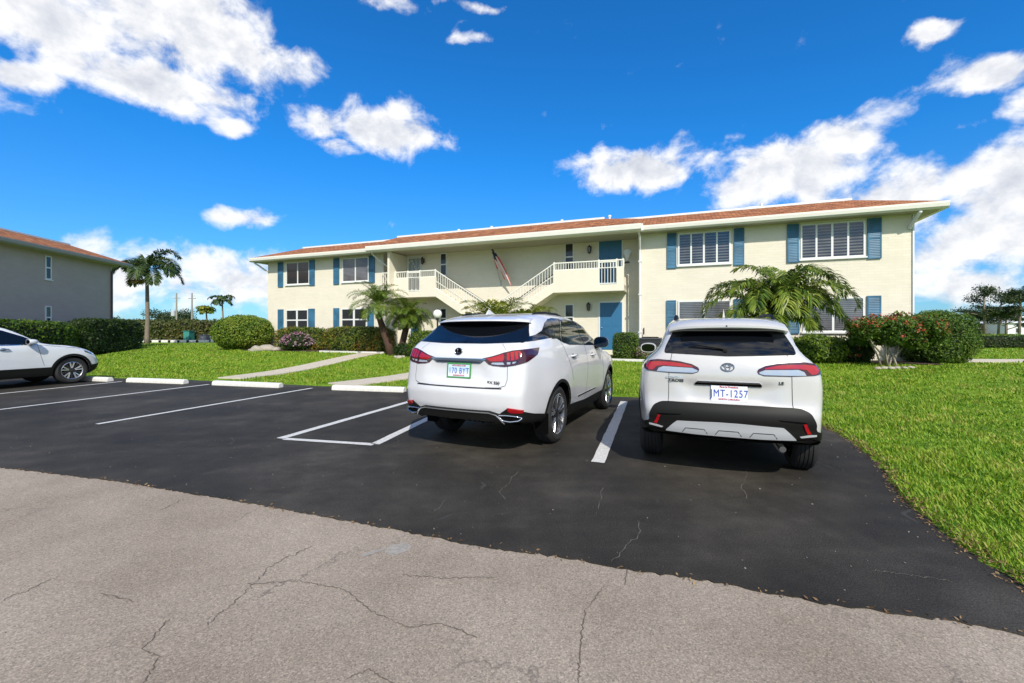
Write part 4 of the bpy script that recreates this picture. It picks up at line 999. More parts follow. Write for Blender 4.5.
def plate(parent, x, y, z, tilt, w_, h_, border, txt, top, bot, ink, topink, frame=None, print_=None):
    """all in the frame of the plate: x rearwards is negative"""
    t = bpy.data.objects.new('license_plate', None); link(t, parent); t.location = (x, y, z); t.rotation_euler = (0, tilt, 0)
    MB().box(-.004, .004, -w_ / 2, w_ / 2, -h_ / 2, h_ / 2).build('plate', PLW, t, bevel=.002)
    if print_: MB().box(-.0052, -.0041, -w_ / 2 + .01, w_ / 2 - .01, -.01, h_ / 2 - .012).build('print', print_, t)
    text_mesh(txt, h_ * .62, ink, 'plate_number', t, (-.0065, 0, -.006), bold=0, spacing=1.16, xs=.72)
    text_mesh(top, h_ * .15, topink, 'plate_text', t, (-.0065, 0, h_ * .36), bold=.0006); text_mesh(bot, h_ * .13, topink, 'plate_text', t, (-.0065, 0, -h_ * .37), bold=.0004)
    if frame:
        f_ = MB(); a, b = w_ / 2 + .006, h_ / 2 + .006
        f_.box(-.009, .003, -a - .006, a + .006, b - .012, b + .006); f_.box(-.009, .003, -a - .006, a + .006, -b - .006, -b + .012); f_.box(-.0088, .003, -a - .006, -a + .01, -b + .012, b - .012); f_.box(-.0088, .003, a - .01, a + .006, -b + .012, b - .012)
        f_.build('plate_frame', frame, t)
    return t
def ring(m_, cy, cz, ry, rz_, th, x, n=40, tilt=0):
    """elliptical ring in the yz plane"""
    pts = [(x - tilt * (rz_ * math.sin(2 * PI * i / n) + cz), cy + ry * math.cos(2 * PI * i / n), cz + rz_ * math.sin(2 * PI * i / n)) for i in range(n + 1)]
    m_.tube(pts, th, 6, cap=False)

def mirror_obj(parent, x, y, z, sg, mat, cap2=None, w_=.25, h_=.17):
    m_ = MB(); pr = []; prof = [(0.0, 0), (.055, .75), (.1, .95), (.15, 1), (.2, .98), (.215, .93)]
    vs = []; n = 20
    for (dx, k_) in prof:
        for i in range(n):
            a = 2 * PI * i / n; c_, s_ = math.cos(a), math.sin(a); e = .75
            vs.append((x + .12 - dx, y + sg * (.0 + w_ / 2) + w_ / 2 * k_ * math.copysign(abs(c_) ** e, c_) , z + h_ / 2 * k_ * math.copysign(abs(s_) ** e, s_)))
    fs = [(i * n + k, i * n + (k + 1) % n, (i + 1) * n + (k + 1) % n, (i + 1) * n + k) for i in range(len(prof) - 1) for k in range(n)]
    m_.add(vs, fs); m_.f.append(tuple(range(len(vs) - n, len(vs))))
    o = m_.build('side_mirror', mat, parent, auto=40)
    g = MB(); n = 20; xx = x + .12 - .2165
    g.add([(xx, y + sg * w_ / 2 + w_ / 2 * .84 * math.copysign(abs(math.cos(2 * PI * i / n)) ** .75, math.cos(2 * PI * i / n)), z + h_ / 2 * .8 * math.copysign(abs(math.sin(2 * PI * i / n)) ** .75, math.sin(2 * PI * i / n))) for i in range(n)], [tuple(range(n))]); g.build('mirror_glass', MIRG, o)
    a = MB(); a.tube([(x + .02, y + sg * .06, z - h_ * .35), (x + .03, y - sg * .14, z - h_ * .62)], [.03, .035], 8); a.build('mirror_arm', BPL, o)
    return o
def handle_obj(parent, B, x, z, mode, mat):
    p = B.mapping([(x - .1, z), (x, z), (x + .1, z)], mode); n_ = B.normal(p)
    pts = [p[0] + n_[0] * .0, p[0] * .8 + p[1] * .2 + n_[0] * .035, p[1] + n_[1] * .04, p[2] * .8 + p[1] * .2 + n_[2] * .035, p[2]]
    m_ = MB().tube([tuple(q) for q in pts], [.014, .017, .018, .017, .014], 8); h_ = m_.build('door_handle', mat, parent, auto=60)
    c = [(x + .065 * math.cos(2 * PI * i / 14), z + .032 * math.sin(2 * PI * i / 14)) for i in range(14)]
    B.patch(c, mode, SEAM, 'handle_recess', h_, off=.0015, res=.04); return h_

def place_car(t, O, F):
    t.location = (O[0], O[1], 0); t.rotation_euler = (0, 0, math.atan2(F[1], F[0]))

# ---- compact crossover on the right
def sbox(a, lo, hi, s): return 1 / (1 + np.exp(-(a - lo) / s)) * (1 / (1 + np.exp((a - hi) / s)))
def crossover():
    t = thing('parked_car', 'white compact SUV with black rear bumper and silver skid panel, rightmost car', 'car')
    side = [(1.0, .24), (.50, .33), (.12, .43), (.05, .48), (.035, .60), (.045, .72), (.065, .80), (.075, .95), (.085, 1.10), (.12, 1.21), (.155, 1.28), (.24, 1.38), (.33, 1.47), (.40, 1.555), (.55, 1.60),
            (.95, 1.64), (1.5, 1.655), (2.1, 1.63), (2.6, 1.53), (3.0, 1.34), (3.32, 1.14), (3.6, 1.08), (4.0, 1.02), (4.30, .90), (4.43, .72), (4.46, .5), (4.38, .30), (4.1, .22), (2.5, .22), (1.5, .22)]
    def carve(x, y, z):
        r = np.where(x < .6, 1.0, 0)
        rec = .035 * sbox(y, -1, .36 + (z - .80) * .35, .03) * sbox(z, .79, .975, .012)         # plate recess in the hatch
        lip = -.018 * sbox(z, .60, .735, .012)                                             # bumper shelf
        return r * (rec + lip)
    B = Body(side, [(.15, .80), (.3, .86), (.5, .895), (.75, .91), (.95, .915), (1.08, .90), (1.17, .855), (1.25, .745), (1.34, .675), (1.46, .635), (1.55, .60), (1.63, .55), (1.7, .48)],
             [(-.1, .79), (.05, .845), (.3, .92), (.6, .97), (1.0, 1.0), (3.4, 1.0), (4.0, .96), (4.5, .82)], (.13, .34), 4.46, carve, [(.92, .62, .52, .014), (3.56, .62, .52, .018)], .05)
    o = B.mesh('body', [PS, DKPL], t, .30)
    cut_arches(o, [(.92, .34), (3.56, .34)], .385, .90)
    # rear window, spoiler
    B.patch(rounded([(-.60, 1.262), (0, 1.240), (.60, 1.262), (.585, 1.33), (.51, 1.50), (-.51, 1.50), (-.585, 1.33)], .03), 'rear', CGL, 'rear_window', t, .004)
    sp_ = MB(); vs = []; n = 24
    prof = [(.30, 1.505), (.235, 1.515), (.215, 1.53), (.215, 1.552), (.25, 1.585), (.42, 1.622), (.70, 1.640), (.70, 1.52)]
    for i in range(n + 1):
        q = -1 + 2 * i / n; yy = q * .555; dr = .02 * q * q + .02 * abs(q) ** 6; bx = .10 * abs(q) ** 2.5
        for (x, z) in prof: vs.append((x + bx, yy * (1.0 if z < 1.56 else .97 if z < 1.6 else .93), z - dr * (1.0 if z < 1.6 else .9)))
    k = len(prof); fs = [(i * k + j, i * k + (j + 1) % k, (i + 1) * k + (j + 1) % k, (i + 1) * k + j) for i in range(n) for j in range(k)] + [tuple(range(k)), tuple(range(n * k, n * k + k))[::-1]]
    sp_.add(vs, fs); spo = sp_.build('spoiler', PS, t, auto=35)
    MB().lathe([(0, -.004), (.008, -.003), (.008, .0)], 10, 'x', (.214, 0, 1.545)).build('spoiler_lamp', BLACKM, spo)
    MB().box(.24, .55, -.45, .45, 1.494, 1.504).build('spoiler_underside', SEAM, spo)
    # wiper
    p = B.mapping([(.02, 1.30), (-.08, 1.305), (.26, 1.33), (.36, 1.325)], 'rear'); q = B.normal(p)
    w_ = MB().tube([tuple(p[0] + q[0] * .02), tuple(p[2] + q[2] * .03), tuple(p[3] + q[3] * .02)], [.012, .009, .005], 6).lathe([(0, -.03), (.02, -.028), (.02, .01)], 12, 'x', tuple(p[0])).build('rear_wiper', BPL, t)
    # antenna and roof rails
    MB().add([(.62, .0, 1.685 + .055), (.60, .012, 1.64), (.60, -.012, 1.64), (.80, 0, 1.645)], [(0, 1, 2), (0, 2, 3), (0, 3, 1)]).build('antenna_fin', PS, t)
    for sg in (-1, 1):
        pts = [tuple(B.mapping([(x, sg * .50)], 'top')[0] + np.array([0, sg * .0, h])) for x, h in ((.78, -.01), (.86, .022), (1.1, .03), (1.6, .032), (2.3, .028), (2.55, .0))]
        MB().tube(pts, .019, 8).build('roof_rail', BPL, t, auto=60)
    # tail lamps
    for sg in (1, -1):
        S_ = (lambda P: P) if sg > 0 else mir
        L_ = S_([(.285, 1.105), (.30, 1.125), (.37, 1.155), (.50, 1.178), (.62, 1.188), (.80, 1.195), (.93, 1.18), (1.08, 1.15), (1.13, 1.12), (1.02, 1.09), (.86, 1.073), (.60, 1.062), (.35, 1.062), (.295, 1.08)])
        l0 = B.patch(L_, 'wrap', REDD, 'tail_light', t, .008, .025)
        B.patch(S_([(.36, 1.135), (.50, 1.160), (.62, 1.168), (.80, 1.172), (.93, 1.16), (.97, 1.12), (.90, 1.085), (.84, 1.082), (.79, 1.125), (.70, 1.133), (.36, 1.123)]), 'wrap', RED, 'red_lens', l0, .011, .02)
        B.patch(S_([(.30, 1.095), (.36, 1.116), (.70, 1.124), (.76, 1.105), (.78, 1.072), (.60, 1.069), (.35, 1.069), (.305, 1.08)]), 'wrap', CLR, 'clear_lens', l0, .011, .02)
        # black side and bumper cladding
        rf_ = S_([(.62, .60), (.69, .605), (.74, .53), (.675, .525)]); 
        B.patch(S_([(.675, .625), (.702, .632), (.775, .54), (.733, .537)]), 'wrap', RED, 'reflector', t, .024, .02)
    B.patch(rounded([(-1.42, .36), (-1.36, .50), (-1.0, .53), (-.84, .56), (-.815, .64), (-.77, .725), (-.70, .76), (-.6, .768), (0, .768), (.6, .768), (.70, .76), (.77, .725), (.815, .64), (.84, .56), (1.0, .53), (1.36, .50), (1.42, .36), (1.1, .40), (.7, .455), (0, .46), (-.7, .455), (-1.1, .40)], .03), 'wrap', BPL, 'rear_bumper', t, .012, .035, .01)
    bl = MB()
    for sg in (-1, 1):
        B.patch([(sg * .44, .655), (sg * .70, .645), (sg * .72, .635), (sg * .66, .632), (sg * .46, .645)][::sg], 'wrap', DKPL, 'bumper_crease', t, .0155, .02)
        B.patch([(sg * .66, .508), (sg * .76, .527), (sg * .84, .530), (sg * .84, .515), (sg * .68, .497)][::sg], 'wrap', SKID, 'bumper_corner_trim', t, .016, .02)
    sk = B.patch(rounded([(-.58, .475), (-.47, .585), (-.1, .60), (.1, .60), (.47, .585), (.58, .475), (.3, .468), (-.3, .468)], .015), 'rear', SKID, 'skid_panel', t, .022, .03)
    for cy in (-.30, 0, .30): B.line([(cy - .115, .480), (cy - .085, .52), (cy + .085, .52), (cy + .115, .480)], 'rear', SEAM, 'panel_gap', sk, .007, .0235)
    B.patch([(-1.3, .40), (-.8, .49), (-.6, .478), (.6, .478), (.8, .49), (1.3, .40), (.9, .43), (-.9, .43)], 'wrap', DKPL, 'bumper_valance', t, .017, .04)
    MB().tube([(.26, -.5, .33), (.5, -.5, .34)], .03, 10).build('exhaust_pipe', CHROME, t)
    # hatch seams
    sm = MB()
    for sg in (-1, 1):
        B.line([(sg * .615, .765), (sg * .622, 1.0), (sg * .625, 1.19), (sg * .635, 1.27), (sg * .60, 1.36), (sg * .545, 1.49)], 'wrap', SEAM, 'panel_seam', t, .007, .002)
    for sg, md in ((-1, 'right'), (1, 'left')):
        B.line([(1.38, .45), (1.42, .9), (1.30, 1.19)], md, SEAM, 'panel_seam', t, .007, .002); B.line([(2.25, .4), (2.22, 1.18)], md, SEAM, 'panel_seam', t, .007, .002); B.line([(3.2, .4), (3.22, 1.1)], md, SEAM, 'panel_seam', t, .007, .002)
    pass
    # garnish strip over the plate
    B.patch(rounded([(-.30, .972), (-.275, .995), (.275, .995), (.30, .972), (.26, .962), (-.26, .962)], .008), 'rear', CHROME, 'hatch_garnish', t, .012, .02)
    B.patch([(-.30, .955), (-.285, .978), (.285, .978), (.30, .955)], 'rear', DKPL, 'hatch_handle', t, .013, .02)
    p = B.mapping([(-.01, .878)], 'rear')[0]; plate(t, p[0] - .012, -.012, .878, R(4), .325, .165, False, 'JMT-1257', 'First in Freedom', 'NORTH CAROLINA', PLB, PLR)
    p = B.mapping([(0, 1.137)], 'rear')[0]; m_ = MB(); x_ = p[0] - .010; tl = .28
    ring(m_, 0, 0, .058, .038, .0055, 0); ring(m_, 0, .0, .022, .034, .0045, 0); ring(m_, 0, .018, .036, .017, .0045, 0)
    e_ = m_.build('emblem', CHROME, t, auto=60); e_.location = (x_, 0, 1.137); e_.rotation_euler = (0, R(10), 0)
    for tx, y, z, s_ in (('COROLLA', .485, 1.022, .030), ('CROSS', .478, .985, .038), ('LE', -.46, .995, .035)):
        p = B.mapping([(y, z)], 'rear')[0]; text_mesh(tx, s_, CHROME if s_ == .03 else ALLOYD, 'badge', t, (p[0] - .006, y, z), R(4), bold=.0012, xs=1.25)
    # side glass
    for md, sg in (('right', -1), ('left', 1)):
        B.patch(rounded([(.95, 1.30), (1.08, 1.50), (1.32, 1.545), (1.36, 1.27)], .02), md, CGS, 'side_window', t, .003, .04)
        B.patch(rounded([(1.40, 1.26), (1.38, 1.55), (1.9, 1.555), (2.14, 1.53), (2.18, 1.22)], .02), md, CGS, 'side_window', t, .003, .04)
        B.patch(rounded([(2.24, 1.215), (2.22, 1.525), (2.55, 1.45), (2.95, 1.27), (3.02, 1.18)], .02), md, CGS, 'side_window', t, .003, .04)
        B.patch([(1.38, .24), (1.38, .44), (3.1, .42), (3.1, .24)], md, BPL, 'sill_cladding', t, .008, .05)
        for cx in (.92, 3.56):
            B.patch(arc(cx, .34, .45, -14, 194) + arc(cx, .34, .387, 194, -14), md, BPL, 'wheel_arch_trim', t, .010, .03)
        handle_obj(t, B, 1.62, 1.06, md, PS); handle_obj(t, B, 2.60, 1.04, md, PS)
        mirror_obj(t, 2.86, sg * .845, 1.215, sg, PS, w_=.25, h_=.16)
    B.patch([(-.56, 3.30), (.56, 3.30), (.50, 2.58), (-.50, 2.58)] and [(3.22, -.60), (3.22, .60), (2.62, .52), (2.62, -.52)], 'top', CGS, 'windshield', t, .003, .05)
    for sg in (1, -1):
        wheel(t, .92, sg * .885, .34, .225, .235, (5, .14, .012, .022, 1, 0)); wheel(t, 3.56, sg * .885, .34, .225, .235, (5, .14, .012, .022, 1, 0))
    place_car(t, (2.10, 4.22), (.375, .927)); return t
crossover()

# ---- larger luxury SUV in the middle
def luxury():
    t = thing('parked_car', 'pearl white larger SUV with black rear pillar and chrome exhaust tips, middle car', 'car')
    side = [(1.0, .28), (.55, .36), (.16, .41), (.06, .44), (.035, .52), (.015, .66), (.01, .80), (.035, .95), (.055, 1.08), (.075, 1.16), (.11, 1.26), (.19, 1.335), (.35, 1.42), (.54, 1.53), (.66, 1.61), (.84, 1.685),
            (1.2, 1.735), (1.6, 1.75), (2.1, 1.73), (2.6, 1.64), (3.05, 1.46), (3.45, 1.24), (3.75, 1.14), (4.2, 1.08), (4.6, .97), (4.82, .78), (4.88, .55), (4.8, .34), (4.5, .24), (2.8, .24), (1.5, .24)]
    def carve(x, y, z):
        r = np.where(x < .7, 1.0, 0)
        rec = .035 * sbox(y, -1, .36 + (1.10 - z) * .35, .035) * sbox(z, .90, 1.11, .02)
        return r * (rec - .012 * sbox(z, 1.13, 1.2, .015) - .020 * sbox(z, .56, .80, .010))
    B = Body(side, [(.15, .82), (.3, .87), (.5, .92), (.75, .94), (.95, .945), (1.1, .935), (1.25, .90), (1.34, .85), (1.42, .80), (1.55, .765), (1.66, .70), (1.73, .61), (1.8, .42)],
             [(-.1, .80), (.05, .86), (.3, .93), (.6, .965), (1.0, 1.0), (3.8, 1.0), (4.3, .95), (4.9, .80)], (.16, .36), 4.89, carve, [(1.12, .62, .58, .022), (3.91, .62, .58, .022)], .05)
    o = B.mesh('body', [PW, DKPL], t, .32)
    cut_arches(o, [(1.12, .385), (3.91, .385)], .425, .93)
    B.patch(rounded([(-.77, 1.356), (-.3, 1.338), (.3, 1.338), (.77, 1.356), (.76, 1.43), (.67, 1.605), (-.67, 1.605), (-.76, 1.43)], .02), 'rear', CGL, 'rear_window', t, .004)
    # gloss black pillar wrap
    for md, sg in (('right', -1), ('left', 1)):
        B.patch([(.22, 1.36), (.60, 1.372), (1.02, 1.395), (1.18, 1.40), (1.42, 1.665), (1.28, 1.66), (1.05, 1.60), (.88, 1.50), (.66, 1.445), (.30, 1.405)], md, PIANO, 'pillar_trim', t, .003, .03)
        # window frame band, panes
        fr = B.patch([(1.12, 1.385), (1.30, 1.385), (1.48, 1.325), (1.68, 1.29), (3.36, 1.235), (3.42, 1.27), (3.1, 1.44), (2.75, 1.565), (2.4, 1.645), (1.95, 1.675), (1.42, 1.675), (1.30, 1.58)], md, PIANO, 'window_frame', t, .004, .04)
        B.patch(rounded([(1.50, 1.345), (1.72, 1.305), (2.34, 1.285), (2.34, 1.625), (1.95, 1.65), (1.80, 1.65), (1.62, 1.53)], .02), md, CGS, 'side_window', fr, .007, .04)
        B.patch(rounded([(2.42, 1.28), (3.10, 1.258), (3.20, 1.33), (3.0, 1.455), (2.72, 1.55), (2.42, 1.61)], .02), md, CGS, 'side_window', fr, .007, .04)
        B.patch(rounded([(1.20, 1.405), (1.40, 1.38), (1.42, 1.47), (1.36, 1.50)], .01), md, CGS, 'quarter_window', fr, .007, .03)
        B.line([(1.43, 1.35), (1.50, 1.45), (1.62, 1.57), (1.74, 1.655), (2.0, 1.668), (2.4, 1.64), (2.75, 1.56), (3.1, 1.435), (3.40, 1.262)], md, CHROME, 'window_chrome', fr, .014, .010)
        for cx in (1.12, 3.91):
            B.patch(arc(cx, .385, .468, -16, 196) + arc(cx, .385, .427, 196, -16), md, BPL, 'wheel_arch_trim', t, .008, .03)
        B.patch([(1.62, .26), (1.60, .44), (2.4, .40), (3.42, .42), (3.42, .26)], md, BPL, 'sill_cladding', t, .008, .05)
        B.patch([(1.95, .50), (3.0, .515), (3.0, .53), (1.95, .52)], md, CHROME, 'door_chrome', t, .006, .04)
        handle_obj(t, B, 1.72, 1.13, md, PW); handle_obj(t, B, 2.72, 1.10, md, PW)
        mirror_obj(t, 3.0, sg * .90, 1.30, sg, PIANO, w_=.24, h_=.19)
    B.patch([(3.55, -.62), (3.55, .62), (2.72, .53), (2.72, -.53)], 'top', CGS, 'windshield', t, .003, .05)
    sp_ = MB(); vs = []; n = 24; prof = [(.72, 1.585), (.52, 1.602), (.47, 1.622), (.475, 1.640), (.58, 1.668), (.80, 1.695), (1.1, 1.728), (1.1, 1.60)]
    for i in range(n + 1):
        q = -1 + 2 * i / n; yy = q * .70; dr = .008 * q * q + .012 * abs(q) ** 6; bx = .20 * abs(q) ** 2.5
        for (x, z) in prof: vs.append((x + bx, yy * (1.0 if z < 1.64 else .97 if z < 1.69 else .92), z - dr))
    k = len(prof); fs = [(i * k + j, i * k + (j + 1) % k, (i + 1) * k + (j + 1) % k, (i + 1) * k + j) for i in range(n) for j in range(k)] + [tuple(range(k)), tuple(range(n * k, n * k + k))[::-1]]
    sp_.add(vs, fs); spo = sp_.build('spoiler', PW, t, auto=35)
    vs = [(x - .004 + (.20 * abs(q) ** 2.5), q * .69, z - .008 * q * q - .012 * abs(q) ** 6) for q in [i / 10 - 1 for i in range(21)] for (x, z) in ((.68, 1.56), (.518, 1.594), (.475, 1.616))]
    MB().add(vs, [(3 * i + j, 3 * i + j + 1, 3 * i + j + 4, 3 * i + j + 3) for i in range(20) for j in range(2)]).build('spoiler_underside', PIANO, spo)
    for sg in (-1, 1):
        pts = [tuple(B.mapping([(x, sg * .56)], 'top')[0] + np.array([0, 0, h])) for x, h in ((1.05, -.01), (1.15, .01), (1.5, .016), (2.0, .016), (2.5, .01), (2.62, -.01))]
        MB().tube(pts, .016, 8).build('roof_rail', BPL, t, auto=60)
    MB().add([(.84, .0, 1.79), (.78, .015, 1.715), (.78, -.015, 1.715), (1.02, 0, 1.73)], [(0, 1, 2), (0, 2, 3), (0, 3, 1)]).build('antenna_fin', PW, t)
    for sg in (1, -1):
        S_ = (lambda P: P) if sg > 0 else mir
        l0 = B.patch(S_([(.375, 1.168), (.52, 1.195), (.70, 1.238), (.85, 1.262), (1.05, 1.275), (1.45, 1.288), (1.36, 1.21), (1.12, 1.14), (.88, 1.095), (.70, 1.075), (.53, 1.085), (.47, 1.10)]), 'wrap', REDD, 'tail_light', t, .008, .025)
        B.patch(S_([(.43, 1.165), (.55, 1.188), (.69, 1.222), (.70, 1.18), (.68, 1.14), (.50, 1.135)]), 'wrap', RED, 'red_lens', l0, .011, .02)
        B.patch(S_([(.74, 1.15), (.75, 1.23), (.85, 1.248), (.98, 1.255), (1.0, 1.22), (.93, 1.165), (.84, 1.15)]), 'wrap', RED, 'red_lens', l0, .011, .02)
        for a in (.80, .88, .95): B.patch(S_([(a - .015, 1.155), (a - .005, 1.24), (a + .01, 1.24), (a + .005, 1.155)]), 'wrap', REDD, 'lens_bar', l0, .013, .02)
        B.patch(S_([(.50, 1.105), (.52, 1.122), (.68, 1.126), (.70, 1.10), (.60, 1.096)]), 'wrap', CLR, 'clear_lens', l0, .011, .02)
        B.patch(S_([(.74, 1.105), (.74, 1.13), (.80, 1.13), (.79, 1.105)]), 'wrap', CLR, 'clear_lens', l0, .011, .02)
        B.patch(S_([(.83, 1.112), (.83, 1.132), (.90, 1.138), (.87, 1.118)]), 'wrap', CLR, 'clear_lens', l0, .011, .02)
        # exhaust finisher
        def ex(P, off):
            q = B.mapping([(a, .54) for a, b in P], 'wrap'); n_ = B.normal(q); return [tuple(np.array([*(q[i] + n_[i] * off)[:2], P[i][1]])) for i in range(len(P))]
        loop = rounded([(sg * a, b) for a, b in [(.60, .515), (.72, .518), (.88, .510), (.98, .492), (.92, .460), (.78, .446), (.67, .456)]], .02)
        MB().tube(ex(loop + [loop[0]], .018), .009, 6).build('exhaust_tip', CHROME, t, True)
        c_ = ex([(sg * .79, .483)], .012)[0]; inner = ex(loop, .012); MB().add(inner + [c_], [(i, (i + 1) % len(inner), len(inner)) for i in range(len(inner))]).build('exhaust_opening', DKPL, t)
        B.patch(S_([(.725, .612), (.86, .60), (1.0, .585), (.98, .552), (.79, .556), (.74, .575)]), 'wrap', RED, 'reflector', t, .018, .02)
        B.patch(S_([(.72, .60), (.86, .588), (1.0, .565), (1.25, .51), (1.5, .47), (1.5, .32), (1.25, .36), (1.0, .40), (.60, .425), (.50, .525), (.62, .535)]), 'wrap', BPL, 'bumper_cladding', t, .012, .03)
    B.patch(rounded([(-.56, .535), (-.46, .565), (.46, .565), (.56, .535), (.62, .45), (.55, .43), (.46, .455), (-.46, .455), (-.55, .43), (-.62, .45)], .012), 'rear', BPL, 'lower_bumper', t, .03, .03, .02)
    B.line([(-.62, .44), (-.53, .53), (-.45, .560), (.45, .560), (.53, .53), (.62, .44)], 'rear', SKID, 'bumper_chrome', t, .014, .034)
    B.patch([(-1.05, .43), (-.6, .46), (.6, .46), (1.05, .43), (.9, .41), (-.9, .41)], 'wrap', DKPL, 'bumper_valance', t, .012, .04)
    for sg in (-1, 1): MB().box(1.49, 1.51, sg * .66 if sg > 0 else -.92, .92 if sg > 0 else -.66, .10, .36)
    for sg in (-1, 1): MB().prism([(sg * .72, .46), (sg * .93, .46), (sg * .93, .20), (sg * .76, .20)], .70, .715, 'x').build('mud_flap', DKPL, t, bevel=.004)
    sm = MB()
    B.line([(-.42, .832), (-.60, .835), (-.70, .86), (-.735, .93), (-.745, 1.08)], 'wrap', SEAM, 'panel_seam', t, .007, .002); B.line([(.42, .832), (.60, .835), (.70, .86), (.735, .93), (.745, 1.08)], 'wrap', SEAM, 'panel_seam', t, .007, .002)
    for sg in (-1, 1): B.line([(sg * .74, 1.265), (sg * .70, 1.34)], 'wrap', SEAM, 'panel_seam', t, .006, .002)
    for md in ('right', 'left'):
        B.line([(1.66, .78), (1.60, .95), (1.42, 1.2), (1.38, 1.37)], md, SEAM, 'panel_seam', t, .007, .002); B.line([(2.36, .42), (2.42, .9), (2.38, 1.27)], md, SEAM, 'panel_seam', t, .007, .002)
        B.line([(3.42, .5), (3.38, .9), (3.30, 1.22)], md, SEAM, 'panel_seam', t, .007, .002)
    pass
    B.patch([(-.60, .818), (.60, .818), (.60, .832), (-.60, .832)], 'rear', ALLOYD, 'hatch_lower_trim', t, .006, .03)
    B.patch(rounded([(-.40, 1.165), (.40, 1.165), (.31, 1.112), (-.31, 1.112)], .006), 'rear', simple('blue_chrome', (.22, .30, .42), .12, metal=.9), 'hatch_garnish', t, .010, .02)
    p = B.mapping([(0, 1.02)], 'rear')[0]; plate(t, p[0] - .012, -.02, 1.015, R(5), .315, .160, True, '170 BYT', 'MYFLORIDA.COM', 'SUNSHINE STATE', PLB, PLR, PLG, PLS)
    p = B.mapping([(0, 1.243)], 'rear')[0]
    m_ = MB(); m_.lathe([(.054, .004), (.054, -.006), (.0, -.009)], 32, 'x'); e_ = m_.build('emblem', DKPL, t, auto=50); e_.location = (p[0] - .006, 0, 1.243); e_.rotation_euler = (0, R(14), 0); e_.scale = (1, 1, .80)
    m_ = MB(); ring(m_, 0, 0, .052, .052, .0055, -.008); m_.tube([(-.014, .012, .036), (-.014, -.004 + .012, -.008), (-.014, .018, -.024), (-.014, -.034, -.024)], .0058, 6); m_.build('emblem_mark', CHROME, e_, auto=60)
    p = B.mapping([(-.50, .890)], 'rear')[0]; text_mesh('RX 350', .046, ALLOYD, 'badge', t, (p[0] - .007, -.50, .890), R(4), bold=.001, xs=1.15)
    for sg in (1, -1):
        for x in (1.12, 3.91): wheel(t, x, sg * .918, .383, .235, .27, (5, .17, .014, .026, 1, 0))
    place_car(t, (-.69, 5.22), (.438, .899)); return t
luxury()

# ---- SUV at the left edge
def leftsuv():
    t = thing('parked_car', 'white SUV with black lower cladding and twin spoke wheels, cut off at left edge', 'car')
    side = [(.45, .28), (.15, .36), (.03, .52), (.03, .75), (.05, 1.0), (.12, 1.15), (.30, 1.35), (.48, 1.56), (.8, 1.66), (1.4, 1.69), (2.0, 1.67), (2.45, 1.57), (2.8, 1.40), (3.14, 1.20), (3.35, 1.13), (3.7, 1.09), (4.05, 1.03),
            (4.32, .93), (4.50, .80), (4.60, .62), (4.61, .48), (4.50, .32), (4.2, .25), (2.6, .25), (1.4, .25)]
    B = Body(side, [(.15, .82), (.3, .87), (.5, .905), (.75, .925), (.95, .93), (1.08, .915), (1.15, .88), (1.3, .81), (1.5, .70), (1.64, .60), (1.75, .48)],
             [(-.1, .84), (.3, .95), (.9, 1.0), (3.5, 1.0), (4.0, .97), (4.6, .84)], (.13, .42), 4.62, None, [(1.06, .62, .55, .02), (3.72, .62, .55, .022)], .05)
    o = B.mesh('body', [PC, DKPL], t, .34); cut_arches(o, [(1.06, .37), (3.72, .37)], .415, .92)
    for md, sg in (('right', -1), ('left', 1)):
        fr = B.patch([(.75, 1.20), (1.0, 1.50), (1.3, 1.58), (2.0, 1.585), (2.4, 1.50), (2.75, 1.34), (3.0, 1.18), (2.9, 1.13), (1.0, 1.15)], md, PIANO, 'window_frame', t, .003, .04)
        B.patch(rounded([(1.22, 1.17), (1.22, 1.53), (1.95, 1.55), (1.98, 1.15)], .03), md, CGL, 'side_window', fr, .006, .04)
        B.patch(rounded([(2.06, 1.15), (2.04, 1.545), (2.36, 1.47), (2.68, 1.32), (2.80, 1.15)], .03), md, CGL, 'side_window', fr, .006, .04)
        B.line([(.8, 1.142), (1.6, 1.135), (2.4, 1.12), (3.0, 1.125)], md, CHROME, 'window_chrome', fr, .018, .006)
        for cx in (1.06, 3.72): B.patch(arc(cx, .37, .475, -16, 196) + arc(cx, .37, .417, 196, -16), md, BPL, 'wheel_arch_trim', t, .010, .03)
        B.patch([(1.5, .27), (1.5, .50), (3.26, .50), (3.26, .27)], md, BPL, 'sill_cladding', t, .010, .05)
        B.patch([(4.14, .32), (4.14, .50), (4.45, .54), (4.60, .56), (4.55, .34)][:4] + [(4.40, .34)], md, BPL, 'bumper_cladding', t, .008, .04)
        handle_obj(t, B, 1.55, 1.03, md, PC); handle_obj(t, B, 2.34, 1.02, md, CHROME)
        mirror_obj(t, 2.84, sg * .93, 1.20, sg, PC, w_=.20, h_=.14)
        B.patch([(3.98, .93), (4.30, .83), (4.33, .77), (4.20, .80), (4.0, .88)][::1], md, simple('headlamp_lens', (.10, .11, .12), .06, coat=1) if md == 'right' else MATS['headlamp_lens'], 'headlight', t, .006, .03)
        sm = MB(); B.line([(2.02, .5), (2.05, .9), (2.02, 1.13)], md, SEAM, 'panel_seam', t, .008, .002); B.line([(3.12, .55), (3.05, .8), (2.98, 1.12)], md, SEAM, 'panel_seam', t, .008, .002); B.line([(2.96, 1.12), (3.4, 1.06), (3.9, .99)], md, SEAM, 'panel_seam', t, .006, .002); pass
    B.patch([(3.06, -.60), (3.06, .60), (2.45, .53), (2.45, -.53)], 'top', CGL, 'windshield', t, .003, .05)
    for sg in (1, -1):
        for x in (1.06, 3.72): wheel(t, x, sg * .905, .37, .235, .245, (5, .20, .014, .022, 1, 0))
    place_car(t, (-14.43, 9.03), (.312, .95)); return t
leftsuv()

